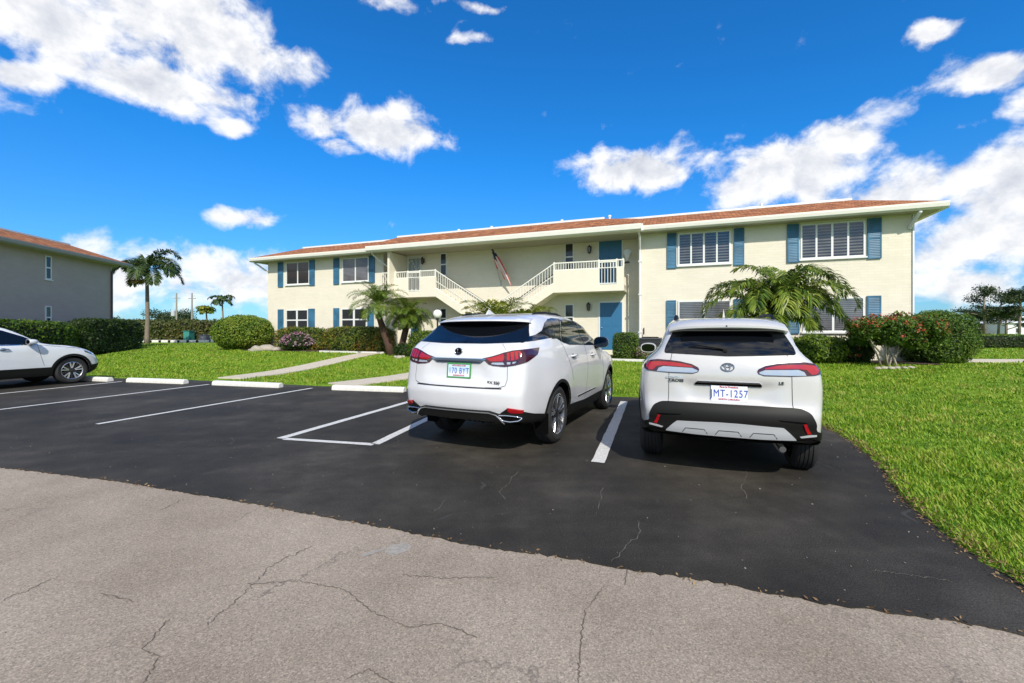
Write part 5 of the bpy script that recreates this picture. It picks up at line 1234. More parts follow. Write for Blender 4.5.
# ------------------------------------------------------------------ vegetation
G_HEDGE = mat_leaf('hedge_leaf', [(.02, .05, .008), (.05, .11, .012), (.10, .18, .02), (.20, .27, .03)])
G_LIGHT = mat_leaf('bright_shrub_leaf', [(.035, .08, .01), (.09, .17, .015), (.18, .26, .025), (.32, .37, .05)])
G_CROT = mat_leaf('croton_leaf', [(.02, .04, .01), (.05, .09, .015), (.11, .17, .02), (.24, .24, .03), (.30, .11, .03)])
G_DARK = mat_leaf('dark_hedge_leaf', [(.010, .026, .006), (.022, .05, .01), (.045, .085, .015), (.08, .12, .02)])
G_OLIVE = mat_leaf('olive_hedge_leaf', [(.03, .05, .012), (.07, .095, .02), (.12, .13, .03), (.15, .11, .04)], clump=.5)
G_PALM = mat_leaf('palm_leaf', [(.02, .05, .008), (.075, .14, .016), (.17, .24, .03), (.34, .38, .06)], .4, .25, 1.0)
G_PALMY = mat_leaf('yellow_palm_leaf', [(.06, .11, .012), (.14, .20, .02), (.26, .29, .03), (.38, .34, .05)], .4, .3, 1.5)
G_PYG = mat_leaf('fine_palm_leaf', [(.04, .09, .015), (.10, .18, .025), (.18, .26, .04), (.30, .34, .07)], .4, .25, 1.5)
G_FOX = mat_leaf('dark_palm_leaf', [(.015, .035, .012), (.035, .07, .02), (.07, .115, .03), (.13, .17, .05)], .45, .2, .8)
G_PINE = mat_leaf('pine_needle', [(.012, .028, .012), (.028, .05, .018), (.05, .08, .025), (.09, .10, .035)], .6, .15, .5)
G_DEAD = mat_leaf('dead_leaf', [(.10, .05, .025), (.20, .12, .05), (.32, .22, .11)], .8, .1)
F_RED = mat_leaf('red_petal', [(.34, .03, .02), (.48, .07, .04), (.60, .16, .08)], .6, .2)
F_PINK = mat_leaf('pink_petal', [(.36, .10, .22), (.50, .26, .38), (.62, .48, .55)], .6, .25)
G_BLADE = mat_leaf('grass_blade', [(.045, .13, .006), (.12, .26, .010), (.21, .35, .015), (.32, .41, .035), (.38, .33, .09)], .6, .3, 2.2)
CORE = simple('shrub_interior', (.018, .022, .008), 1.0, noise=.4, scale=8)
BARK = simple('palm_bark', (.26, .21, .16), .9, noise=.45, scale=9, bump=.02); BARKD = simple('brown_palm_bark', (.10, .055, .035), .95, noise=.5, scale=14, bump=.03)
BARKP = simple('pale_bark', (.42, .36, .28), .85, noise=.3, scale=7); SHAFT = simple('green_crownshaft', (.08, .13, .04), .85, noise=.3, scale=6)

def unit(v): return v / (np.linalg.norm(v, axis=-1, keepdims=True) + 1e-9)
def leaves(P, Nn, L, W, spread=.8, seed=0):
    r = np.random.default_rng(seed); n = len(P)
    nn = unit(Nn + r.normal(0, spread, (n, 3))); a = unit(np.cross(nn, r.normal(0, 1, (n, 3)))); b = np.cross(nn, a)
    s = r.uniform(.65, 1.25, (n, 1)); l_ = L * s; w_ = W * s * .5
    return np.stack([P, P + a * l_ * .45 + b * w_ - nn * l_ * .06, P + a * l_ - nn * l_ * .18, P + a * l_ * .45 - b * w_ - nn * l_ * .06], 1).reshape(-1, 3)
def lump(d, seed, amp):
    r = np.random.default_rng(seed); o = np.zeros(len(d))
    for k in range(7):
        f_ = r.normal(0, 1.6 + k * .7, 3); o += np.sin(d @ f_ + r.uniform(0, 6)) / (1 + .4 * k)
    return 1 + amp * o / 2.2
def shell(c, h, n, ex, seed, amp=.08, depth=.16, top_only=-1.0):
    """points and normals near the skin of a lumpy super-ellipsoid, base at c"""
    r = np.random.default_rng(seed); h = np.array(h); d = unit(r.normal(0, 1, (n * 2, 3))); d = d[d[:, 2] > top_only][:n]
    k = (np.abs(d) ** ex).sum(1) ** (-1 / ex); q = d * k[:, None]; w_ = lump(q * 2.2, seed, amp) * (1 - depth * r.random(len(d)) ** 1.5)
    P = np.array(c) + np.array([0, 0, h[2]]) + q * h * w_[:, None]; Nn = unit(np.sign(q) * np.abs(q) ** (ex - 1) / h); return P, Nn
def rotz(P, c, a):
    if not a: return P
    P = P - c; ca, sa = math.cos(a), math.sin(a); return np.stack([P[:, 0] * ca - P[:, 1] * sa, P[:, 0] * sa + P[:, 1] * ca, P[:, 2]], -1) + c
def shrub(name, label, cat, x, y, hx, hy, h, mat, n=5000, leaf=.10, ex=2.4, rot=0, seed=1, amp=.08, z=None, flower=None, group=None, aspect=.5, depth=.2, fn=300, fs=.09):
    z = hz(x, y) - .03 if z is None else z
    t = thing(name, label, cat, (x, y, z), rot, group)
    P, Nn = shell((0, 0, 0), (hx, hy, h / 2), n, ex, seed, amp, depth, -.96)
    poly_mesh('foliage', leaves(P, Nn, leaf, leaf * aspect, .75, seed), 4, mat, t)
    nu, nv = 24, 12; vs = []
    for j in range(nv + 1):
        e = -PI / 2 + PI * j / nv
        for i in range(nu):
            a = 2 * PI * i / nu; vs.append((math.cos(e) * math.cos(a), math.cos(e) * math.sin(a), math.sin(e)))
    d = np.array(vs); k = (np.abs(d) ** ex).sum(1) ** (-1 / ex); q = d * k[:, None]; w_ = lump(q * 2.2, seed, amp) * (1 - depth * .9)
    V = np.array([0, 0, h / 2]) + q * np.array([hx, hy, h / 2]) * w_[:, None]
    mesh_obj('dark_core', V, [(j * nu + i, j * nu + (i + 1) % nu, (j + 1) * nu + (i + 1) % nu, (j + 1) * nu + i) for j in range(nv) for i in range(nu)], CORE, t)  # solid dark hull behind the leaves; the inner shade is in its colour
    if flower:
        P, Nn = shell((0, 0, 0), (hx * 1.03, hy * 1.03, h / 2 * 1.03), fn, ex, seed + 50, amp, .05, -.3)
        Q = np.repeat(P, 5, 0) + np.random.default_rng(seed).normal(0, fs * .35, (len(P) * 5, 3))
        poly_mesh('flower', leaves(Q, np.repeat(Nn, 5, 0), fs, fs * .7, .9, seed + 3), 4, flower, t)
    return t
def px(u, Z): return ((u - 512) / FOC * Z, Z)
def zv(v, Z): return EYE + (HOR - v) * Z / FOC
def bush_px(name, label, cat, u, hw, vtop, Z, mat, **kw):
    x, y = px(u, Z); z0 = kw.pop('z', hz(x, y)) ; h = zv(vtop, Z) - z0
    return shrub(name, label, cat, x, y, hw * Z / FOC, kw.pop('hy', hw * Z / FOC * .8), h + .03, mat, z=z0 - .03, **kw)

bush_px('round_bush', 'large round yellow-green bush left of the cream building corner', 'bush', 244, 27, 315, 25.3, G_LIGHT, n=14000, leaf=.13, amp=.07, seed=2)
def wall_hedge(label, u0, u1, y0, y1, vtop, mat, seed, n, **kw):
    s0, s1 = bs(u0, y0), bs(u1, y0); sc = (s0 + s1) / 2; yc = (y0 + y1) / 2; x, y = bw(sc, yc); Z = y
    shrub('hedge', label, 'hedge', x, y, (s1 - s0) / 2, (y1 - y0) / 2, zv(vtop, Z) - hz(x, y), mat, n=n, ex=5, rot=BROT, seed=seed, **kw)
wall_hedge('clipped croton hedge with reddish leaves, from the pink flowers to the thin palms', 320, 386, -1.7, -.6, 326.5, G_CROT, 4, 13000, leaf=.12, amp=.05)
wall_hedge('short croton hedge behind the pink flowering bush under the leftmost windows', 272, 318, -1.35, -.5, 327, G_CROT, 5, 8000, leaf=.12, amp=.06)
bush_px('flowering_bush', 'low bush covered in pink flowers in front of the short croton hedge', 'bush', 300, 17, 333, 23.6, G_DARK, n=3500, leaf=.10, flower=F_PINK, fn=190, fs=.08, seed=6)
bush_px('hedge', 'small square hedge in front of the lower blue door at right', 'hedge', 625.5, 12, 332.5, 17.0, G_HEDGE, n=4500, leaf=.07, ex=6, amp=.04, seed=7, rot=BROT)
bush_px('flowering_bush', 'tiny pink flowering plant beside the dark air conditioner', 'bush', 643, 7, 347, 16.4, G_LIGHT, n=900, leaf=.06, flower=F_PINK, fn=60, fs=.05, seed=8)
bush_px('hedge', 'light green clipped hedge between the thin palms and the globe lamp', 'hedge', 424, 15, 330.5, 19.5, G_LIGHT, n=4500, leaf=.08, ex=5, amp=.05, seed=9)
bush_px('ornamental_grass', 'dark brownish grassy plant at the foot of the two thin palms', 'plant', 404, 9, 345, 19.3, G_DARK, n=1600, leaf=.22, aspect=.15, seed=10)
bush_px('shrub', 'loose light green shrub under the arching palm fronds', 'shrub', 816, 29, 335, 15.0, G_LIGHT, n=6000, leaf=.11, amp=.16, seed=11, hy=.7)
bush_px('shrub', 'dark low shrub under the lower right window with a few pink blooms', 'shrub', 856, 15, 339, 14.7, G_DARK, n=3500, leaf=.09, amp=.12, seed=12, flower=F_RED, fn=24, fs=.06, hy=.5)
bush_px('hedge', 'dense tall green hedge beyond the right corner of the cream building', 'hedge', 938, 31, 311.5, 14.7, G_HEDGE, n=18000, leaf=.08, ex=3.2, amp=.07, seed=13, hy=.75)
# hedges along the neighbouring building
def near_hedge(label, a, b, mat, seed, n, h=1.62, amp=.04):
    L = b - a; c = o2 + d2 * ((a + b) / 2) + m2 * 1.7
    shrub('hedge', label, 'hedge', c.x, c.y, L / 2, .62, h, mat, n=n, ex=7, rot=math.atan2(d2.y, d2.x), seed=seed, leaf=.14, amp=amp, depth=.14)
near_hedge('sunlit yellow-green hedge against the shaded building behind the left white SUV', 8, 20.6, G_HEDGE, 14, 26000, 1.96)
near_hedge('dark hedge reaching past the far corner of the shaded building', 20.7, NL - .7, G_DARK, 15, 13000, 1.90, .06)
x, y = px(172, 47); shrub('hedge', 'long olive hedge across the far end of the lawn behind the tall palm', 'hedge', x, y, 8.4, 1.3, 2.5, G_OLIVE, n=16000, leaf=.30, ex=6, seed=16, amp=.10, z=.1)
x, y = px(214, 49); shrub('hedge', 'far olive and brown shrubs beside the small white cabinet', 'hedge', x, y, 2.6, 1.3, 2.3, G_OLIVE, n=6000, leaf=.28, ex=4, seed=17, amp=.14, z=.1)
x, y = px(1055, 27); shrub('hedge', 'long low dark hedge beyond the pale path at far right', 'hedge', x, y, 7.3, .5, .75, G_DARK, n=16000, leaf=.12, ex=8, seed=18, amp=.04, rot=R(-6))
x, y = px(1010, 40); shrub('hedge', 'light green verge hedge behind the long low dark hedge at far right', 'hedge', x, y, 9, .8, .75, G_LIGHT, n=9000, leaf=.2, ex=8, seed=19, amp=.05)

# ixora-like tree with pale branching stems
def flower_tree():
    Z = 13.7; x, y = px(890, Z); z0 = hz(x, y); t = thing('flowering_tree', 'small red-flowering tree with several pale bare stems at the right building corner', 'tree', (x, y, z0))
    tr = MB(); r = random.Random(4)
    for k in range(8):
        a = r.uniform(0, 6.28); rr = r.uniform(.02, .22); ex = (k - 3.5) * .22
        p = [(rr * math.cos(a), rr * math.sin(a), -.05), (rr * math.cos(a) + ex * .35, r.uniform(-.1, .1), .35), (ex * .9, r.uniform(-.25, .25), .7), (ex * 1.35, r.uniform(-.35, .35), 1.15)]
        tr.tube(p, [.030, .024, .019, .012], 7)
    tr.build('trunk', BARKP, t, True)
    H = zv(310, Z) - z0; hx = 42 * Z / FOC
    r2 = np.random.default_rng(3); Ps = []; Ns = []
    for k in range(36):
        cx, cy, cz = r2.uniform(-hx * .86, hx * .92), r2.uniform(-.6, .6), r2.uniform(.80, H - .28)
        lim = 1 - abs(cx / hx) ** 2.5 * .45; cz = .62 + (cz - .62) * lim
        P, N_ = shell((cx, cy, cz - .26), (.36, .36, .26), 520, 2, 100 + k, .2, .6); Ps.append(P); Ns.append(N_)
    P = np.concatenate(Ps); Nn = np.concatenate(Ns); poly_mesh('crown', leaves(P, Nn, .10, .05, .9, 3), 4, G_HEDGE, t)
    sel = (Nn[:, 2] > -.1) & (np.random.default_rng(1).random(len(P)) < .07); Q = np.repeat(P[sel], 7, 0) + r2.normal(0, .028, (sel.sum() * 7, 3)) + np.repeat(Nn[sel], 7, 0) * .04
    poly_mesh('flower', leaves(Q, np.repeat(Nn[sel], 7, 0), .05, .035, .9, 5), 4, F_RED, t)
flower_tree()

def frond(c, az, e0, L, droop, n, ll, lw, vee=.5, hang=.5, rng=None, tip=.25, sweep=.45):
    """leaflet quads along an arching rib; returns (quads, rib points)"""
    m = 26; el = e0; pts = [np.array(c, float)]; ds = L / m
    side_tw = rng.uniform(-.25, .25); a = az
    for i in range(m):
        el -= droop * (i / m) ** .8 * 2.0 / m; a += side_tw / m
        pts.append(pts[-1] + ds * np.array([math.cos(el) * math.cos(a), math.cos(el) * math.sin(a), math.sin(el)]))
    pts = np.array(pts); T = np.gradient(pts, axis=0); T = unit(T)
    t = np.repeat(np.linspace(.12, .995, n), 2); sg = np.tile([1, -1], n); idx = t * m; i0 = np.clip(idx.astype(int), 0, m - 1); f_ = (idx - i0)[:, None]
    p = pts[i0] * (1 - f_) + pts[i0 + 1] * f_; tt = T[i0]
    s = unit(np.cross(tt, np.array([0, 0, 1.])) + 1e-6); up = np.cross(s, tt)
    l_ = (ll * (np.sin(np.clip(t * 1.05, 0, 1) * PI) ** .5 * .8 + tip) * rng.uniform(.8, 1.12, len(t)))[:, None]
    vz = vee + rng.normal(0, .22, len(t)); d = unit(s * (sg * np.cos(vz))[:, None] + up * np.sin(vz)[:, None] + tt * (sweep + .5 * t ** 2)[:, None] + rng.normal(0, .10, (len(t), 3)))
    g = np.array([0, 0, -1.]); mid = p + d * l_ * .5 + g * l_ * hang * .10; end = p + d * l_ * .93 + g * l_ * hang * .62
    w_ = unit(np.cross(d, up)) * lw * .5 ; w_ = w_ * rng.choice([1, 1], (len(t), 1))
    return np.stack([p, mid + w_, end, mid - w_], 1).reshape(-1, 3), pts
def palm(label, x, y, trunk, crown, fr, leafmat, barkmat, shaft=None, name='palm_tree', rib=.018, seed=1, group=None, dead=None):
    """trunk: list of (pts, radii); crown: list of (centre, [fronds (az, e0, L, droop)]); fr: frond kwargs"""
    z = hz(x, y) if y < 46 else .2; t = thing(name, label, 'palm tree', (x, y, z), 0, group); rng = np.random.default_rng(seed)
    for pts, rad in trunk: MB().tube(pts, rad, 12).build('trunk', barkmat, t, True)
    if shaft:
        for pts, rad in shaft: MB().tube(pts, rad, 12).build('crownshaft', SHAFT, t, True)
    Q = []; rb = MB()
    for c, frs in crown:
        for (az, e0, L, dr) in frs:
            q, pts = frond(c, az, e0, L, dr, rng=rng, **fr); Q.append(q); rb.tube(pts[::3], [rib * (1 - .8 * i / 9) for i in range(len(pts[::3]))], 5)
    c_ = poly_mesh('crown', np.concatenate(Q), 4, leafmat, t); rb.build('frond_rib', leafmat, c_)
    if dead:
        Q = []
        for c, (az, e0, L, dr) in dead: Q.append(frond(c, az, e0, L, dr, rng=rng, **fr)[0])
        poly_mesh('dead_frond', np.concatenate(Q), 4, G_DEAD, t)
    return t
def ringf(n, e, L, dr, a0=0, j=.3, seed=0):
    r = random.Random(seed); return [(a0 + 2 * PI * i / n + r.uniform(-j, j), e + r.uniform(-.15, .15), L * r.uniform(.88, 1.1), dr * r.uniform(.85, 1.15)) for i in range(n)]
# tall plume palm at left; azimuth 0 = right, pi = left, -pi/2 = towards the viewer
x, y = px(147, 36)
palm('tall grey-trunked palm with plume fronds standing alone on the left lawn', x, y, [([(0, 0, -.1), (0, 0, .5), (.05, 0, 2.0), (.02, 0, 4.2), (0, 0, 5.3)], [.24, .17, .15, .13, .12])],
     [((0, 0, 6.25), [(.25, 1.15, 3.3, 2.1), (2.4, 1.1, 2.6, 2.6), (PI - .2, .75, 3.0, 2.1), (PI + .4, .35, 2.9, 1.6), (-.2, .45, 3.2, 1.9), (.5, .1, 2.9, 1.4), (-1.2, .2, 2.6, 1.7), (1.4, .7, 2.8, 1.9), (-.6, -.25, 2.6, .9), (PI - .5, -.1, 2.6, 1.2), (-2.2, .5, 2.6, 2.0), (-.05, .75, 3.3, 2.4)])],
     dict(n=120, ll=.74, lw=.085, vee=.3, hang=.5, tip=.4), G_FOX, BARK, [([(0, 0, 5.2), (0, 0, 5.8), (0, 0, 6.45)], [.17, .15, .09])], rib=.04, seed=3, dead=[((-.1, 0, 5.2), (PI, .1, 1.2, .5))])
# clump palm in front of the right windows
x, y = px(778, 13.4)
tr = [([(-.1, 0, -.1), (-.25, 0, .7), (-.35, .05, 1.45)], [.10, .075, .06]), ([(.05, 0, -.1), (.15, .1, .8), (.25, .1, 1.65)], [.10, .075, .06]), ([(0, .2, -.1), (.0, .25, .6), (-.05, .3, 1.25)], [.09, .07, .055])]
palm('bushy clumping palm with arching drooping fronds in front of the right-hand windows', x, y, tr,
     [((-.35, .05, 1.7), [(PI, .75, 2.4, 2.1), (PI - .5, .9, 2.3, 2.1), (PI + .5, .5, 2.0, 1.8), (-PI / 2, .9, 1.6, 2.5), (1.9, 1.2, 2.2, 1.9), (2.5, 1.15, 2.3, 2.1), (-2.3, .95, 2.0, 2.4), (-2.0, .3, 1.5, 1.5), (-2.7, 1.25, 2.1, 2.3), (PI - .1, .2, 1.9, 1.2)]),
      ((.25, .1, 1.95), [(0, 1.05, 2.9, 2.4), (.25, .6, 2.6, 1.8), (-.35, .8, 2.5, 2.3), (.9, 1.25, 2.2, 1.9), (-1.1, 1.0, 2.0, 2.4), (1.5, 1.35, 2.1, 1.5), (-.1, .2, 2.1, 1.4), (-.8, .4, 1.7, 1.6), (.2, 1.3, 2.5, 2.2), (-1.5, 1.35, 2.0, 2.0), (2.6, 1.35, 2.2, 1.7)]),
      ((-.05, .3, 1.6), [(-1.5, 1.2, 1.9, 2.4), (1.2, 1.45, 2.3, 1.4), (2.9, 1.3, 2.3, 2.2), (-.6, 1.15, 2.1, 2.3), (-2.6, .8, 2.0, 2.0), (-1.2, .3, 1.5, 1.5), (-1.9, 1.4, 1.9, 1.8), (0.2, 1.45, 2.1, 1.7), (-1.57, .7, 1.5, 2.0), (-.9, .6, 1.5, 1.8), (-2.3, .6, 1.5, 1.8)]),
      ((0, -.1, 1.9), [(-1.2, 1.0, 1.5, 2.6), (-1.9, 1.0, 1.5, 2.6), (-2.7, .9, 1.7, 2.4), (-.4, 1.0, 1.7, 2.5), (-1.57, .4, 1.2, 1.6), (.4, 1.2, 1.8, 2.2), (2.7, 1.2, 1.8, 2.2)]), ((-.25, -.1, 1.3), [(-1.0, .8, 1.3, 2.0), (-2.0, .7, 1.3, 2.0), (-2.8, .6, 1.5, 1.7), (-.2, .6, 1.5, 1.7)])],
     dict(n=96, ll=.46, lw=.046, vee=.45, hang=.8, tip=.3), G_PALM, BARK, [(([(-.35, .05, 1.4), (-.35, .05, 1.8)]), [.065, .04]), (([(.25, .1, 1.6), (.25, .1, 2.0)]), [.065, .04])], rib=.02, seed=8)
# two slim date palms by the left walk
x, y = px(391, 20)
palm('slim curved-trunk palm, the taller left one of the pair by the left sidewalk', x, y, [([(0, 0, -.1), (-.12, 0, .5), (-.33, 0, 1.1), (-.55, 0, 1.75), (-.6, 0, 2.3)], [.20, .17, .17, .12, .10])],
     [((-.6, 0, 2.3), ringf(15, .85, 1.65, 1.8, 0, .2, 1) + ringf(13, .25, 1.6, 1.6, .3, .2, 2) + ringf(6, 1.25, 1.5, 1.3, .1, .3, 3) + ringf(8, -.3, 1.1, 1.0, .2, .3, 33))], dict(n=64, ll=.32, lw=.024, vee=.35, hang=.4), G_PYG, BARKD, rib=.014, seed=5)
x, y = px(401, 19.6)
palm('shorter dark-trunked palm with a dense green crown, right of the slim curved palm', x, y, [([(0, 0, -.1), (.05, 0, .5), (.22, 0, 1.2), (.34, 0, 1.75)], [.17, .15, .14, .11])],
     [((.36, 0, 1.8), ringf(15, .7, 1.25, 1.8, 0, .2, 4) + ringf(15, .15, 1.2, 1.4, .3, .2, 5) + ringf(8, 1.2, 1.15, 1.5, .1, .3, 6) + ringf(9, -.35, .9, 1.0, .2, .3, 34))], dict(n=78, ll=.28, lw=.024, vee=.35, hang=.5), G_PALM, BARKD, rib=.014, seed=6)
# yellow palm behind the middle car
x, y = px(496, 15.5)
palm('yellow-green clump palm at the foot of the stairs behind the middle car', x, y, [([(0, 0, -.1), (0, 0, 1.3)], [.07, .05]), ([(.15, .1, -.1), (.3, .1, 1.2)], [.06, .04]), ([(-.2, 0, -.1), (-.3, 0, 1.1)], [.06, .04])],
     [((0, 0, 1.3), ringf(14, 1.2, 1.8, 1.6, 0, .3, 7)), ((.3, .1, 1.2), ringf(10, 1.05, 1.6, 1.6, .2, .3, 8)), ((-.3, 0, 1.1), ringf(10, 1.05, 1.6, 1.6, .5, .3, 9))], dict(n=38, ll=.34, lw=.04, vee=.5, hang=.35), G_PALMY, BARKP, rib=.016, seed=7)
x, y = px(527, 16.5)
palm('small yellow palm partly hidden by the middle car roof, under the right stairs', x, y, [([(0, 0, -.1), (0, 0, 1.2)], [.06, .04])], [((0, 0, 1.2), ringf(13, 1.15, 1.5, 1.9, 0, .3, 17))], dict(n=34, ll=.30, lw=.04, vee=.5, hang=.35), G_PALMY, BARKP, rib=.016, seed=9)
# far palms
for u, vc, Lp, sd, lab in ((222, 299, 2.6, 21, 'distant palm with dark crown, the taller of two far behind the lawn'), (206, 309, 1.9, 22, 'distant yellowish palm, the shorter of two far behind the lawn')):
    x, y = px(u, 88); H = zv(vc, 88) - .2
    palm(lab, x, y, [([(0, 0, 0), (.2, 0, H * .5), (0, 0, H)], [.22, .15, .12])], [((0, 0, H), ringf(10, .7, Lp, 1.9, 0, .3, sd) + ringf(7, 0, Lp * .9, 1.3, .3, .3, sd + 1))], dict(n=26, ll=.75, lw=.20, vee=.2, hang=.7), G_FOX if sd == 21 else G_PALMY, BARK, rib=.06, seed=sd, group='distant palms')
# broad trees far away
def crown_tree(name, label, x, y, z, trunkpts, blobs, mat, bark, leaf, n, seed=1, group=None, asp=.5):
    t = thing(name, label, 'tree', (x, y, z), 0, group); tm = MB()
    for pts, rad in trunkpts: tm.tube(pts, rad, 8)
    tm.build('trunk', bark, t, True); Ps = []; Ns = []
    for k, (cx, cy, cz, hx, hy, hz_) in enumerate(blobs):
        P, N_ = shell((cx, cy, cz - hz_), (hx, hy, hz_), n, 2, seed * 100 + k, .28, .75); Ps.append(P); Ns.append(N_)
    poly_mesh('crown', leaves(np.concatenate(Ps), np.concatenate(Ns), leaf, leaf * asp, .9, seed), 4, mat, t)
r = random.Random(5); x, y = px(168, 75)
crown_tree('oak_tree', 'grey-green spreading tree on the horizon right of the tall palm trunk', x, y, .2, [([(0, 0, 0), (0, 0, 3)], [.4, .25])], [(r.uniform(-2.9, 2.9), r.uniform(-1.5, 1.5), r.uniform(2.0, 4.3), 1.5, 1.3, .95) for _ in range(14)], G_PINE, BARK, .3, 500, 2)
x, y = px(117, 52)
crown_tree('oak_tree', 'dark tree just past the far corner of the shaded building', x, y, .2, [([(0, 0, 0), (0, 0, 2)], [.2, .15])], [(r.uniform(-.6, .6), r.uniform(-.5, .5), r.uniform(1.6, 2.7), .7, .7, .6) for _ in range(6)], G_DARK, BARK, .2, 500, 3)
def pine(label, u, Z, vtop, spread, seed, lean=0):
    r = random.Random(seed); x, y = px(u, Z); H = zv(vtop, Z) - .1; tp = [([(0, 0, 0), (lean * .3, 0, H * .45), (lean, 0, H * .92)], [.17, .13, .06])]; bl = []
    for k in range(9):
        a = r.uniform(0, 6.28); q = r.uniform(.45, 1.0); rr = spread * r.uniform(.25, 1.0) * (1.1 - .45 * (q > .9)); hh = H * q
        ex, ey = rr * math.cos(a), rr * math.sin(a) * .7
        tp.append(([(lean * q, 0, hh - .8), (lean * q + ex * .6, ey * .6, hh - .35), (lean * q + ex, ey, hh - .1)], [.09, .06, .03])); bl.append((lean * q + ex, ey, hh, spread * r.uniform(.35, .55), spread * .35, H * r.uniform(.055, .09)))
    bl.append((lean, 0, H - .3, spread * .55, spread * .4, H * .09)); bl.append((lean * .8, 0, H * .85, spread * .7, spread * .5, H * .08))
    crown_tree('pine_tree', label, x, y, .1, tp, bl, G_PINE, BARK, .24, 420, seed, 'pines at the far right')
pine('tall flat-crowned pine with a bare trunk, leftmost of the far right pines', 985, 60, 287, 2.6, 31, -.2)
pine('second pine close behind the leftmost far right pine', 998, 66, 293, 2.3, 32, .6)
pine('pine cut by the right picture edge', 1019, 58, 291, 2.4, 33, .3)
pine('pine just outside the right picture edge', 1045, 62, 285, 3.0, 34, 0)
pine('short dark pine under the leftmost far right pine', 975, 70, 312, 2.2, 35, 0)
pine('low dark pine between the two tallest far right pines', 1006, 72, 308, 2.6, 36, 0)
# far woods as one mass
P = []; r2 = np.random.default_rng(9)
for k in range(90):
    side = k % 3; cx = r2.uniform(60, 330) if side else r2.uniform(-230, -66); cy = r2.uniform(120, 160); h_ = r2.uniform(1.8, 3.2) * (1 if side else 1.0)
    q, nn_ = shell((cx, cy, 0), (r2.uniform(4, 8), 3, h_ / 2 * 1.1), 420, 2.2, 500 + k, .2, .3); P.append(leaves(q, nn_, .9, .6, .8, k))
tag(poly_mesh('far_woods', np.concatenate(P), 4, G_DARK), 'low dark line of far trees along the horizon', 'woods', None, 'stuff')

# lawn blades, denser close to the viewer
def blades():
    rng = np.random.default_rng(12); n = 620000; rr = 2.6 * (46 / 2.6) ** (rng.random(n) ** .82); th = R(-58) + (R(122)) * rng.random(n)
    X = rr * np.sin(th); Y = rr * np.cos(th)
    k = ~inpoly(paved, X, Y); X, Y = X[k], Y[k]; keep = np.ones(len(X), bool)
    for (a, b, wd) in WALKS: keep &= dseg([a, b], X, Y, False) > wd / 2 + .02
    yy = yb(X, Y); ss = (X - BC[0]) * E1[0] + (Y - BC[1]) * E1[1]; keep &= ~((yy > -.1) & (ss > -.5) & (ss < BLEN + .5))
    for b_ in BEDS: keep &= ~inpoly(b_, X, Y)
    X, Y = X[keep], Y[keep]; ed = dseg(paved, X, Y); n = len(X); d = np.hypot(X, Y)
    patch_ = .75 + .35 * np.sin(X * 2.1 + 1.3 * np.sin(Y * 1.7)) * np.sin(Y * 2.6 + X)
    h = rng.uniform(.02, .078, n) * patch_ * np.clip(.55 + ed * 1.5, .5, 1) * (1 + .012 * d); w_ = .0022 + .00075 * d
    a = rng.uniform(0, 2 * PI, n); ln = rng.uniform(.1, .9, n); dx, dy = np.cos(a), np.sin(a); z = hbase(X, Y) - .004
    P0 = np.stack([X - dy * w_, Y + dx * w_, z], -1); P1 = np.stack([X + dy * w_, Y - dx * w_, z], -1)
    P2 = np.stack([X + dx * h * ln * .5 + dy * w_ * .7, Y + dy * h * ln * .5 - dx * w_ * .7, z + h * .62], -1); P3 = np.stack([X + dx * h * ln * 1.1, Y + dy * h * ln * 1.1, z + h], -1)
    return np.stack([P0, P1, P2, P3], 1).reshape(-1, 3)
tag(poly_mesh('grass', blades(), 4, G_BLADE), 'blades of the mown lawn', 'grass', None, 'stuff')
# dry leaves and soil along the right edge of the lot and scattered grit
def litter():
    rng = np.random.default_rng(2); P = []
    E = np.array(right_edge); 
    for i in range(len(E) - 1):
        L = math.dist(E[i], E[i + 1]); k = int(L * 420); t = rng.random(k)[:, None]; d = (E[i + 1] - E[i]) / L; nrm = np.array([d[1], -d[0]])
        P.append(E[i] + (E[i + 1] - E[i]) * t + nrm * (rng.normal(.03, .05, (k, 1))))
    S = np.array(seam); 
    for i in range(1, len(S) - 1):
        L = math.dist(S[i], S[i + 1]); k = int(L * 22); t = rng.random(k)[:, None]; P.append(S[i] + (S[i + 1] - S[i]) * t + rng.normal(0, .02, (k, 2)))
    P = np.concatenate(P); Z = np.where(inpoly(paved, P[:, 0], P[:, 1]), .006, .03); return np.stack([P[:, 0], P[:, 1], Z], -1)
Pl = litter(); tag(poly_mesh('leaf_litter', leaves(Pl, np.tile([0, 0, 1.], (len(Pl), 1)), .028, .014, .35, 4), 4, G_DEAD), 'dry brown leaves along the edge of the lawn', 'leaf litter', None, 'stuff')
def grit():
    rng = np.random.default_rng(6); n = 900; X = rng.uniform(-9, 5, n); Y = rng.uniform(1.2, 9, n); k = inpoly(paved, X, Y); X, Y = X[k], Y[k]; z = np.where(inpoly(park, X, Y), .004, -.004)
    return np.stack([X, Y, z], -1)
Pg = grit(); tag(poly_mesh('grit', leaves(Pg, np.tile([0, 0, 1.], (len(Pg), 1)), .014, .009, .4, 4), 4, simple('grit', (.3, .27, .22), .9, noise=.4, scale=3)), 'small stones and crumbs scattered on the paving', 'grit', None, 'stuff')

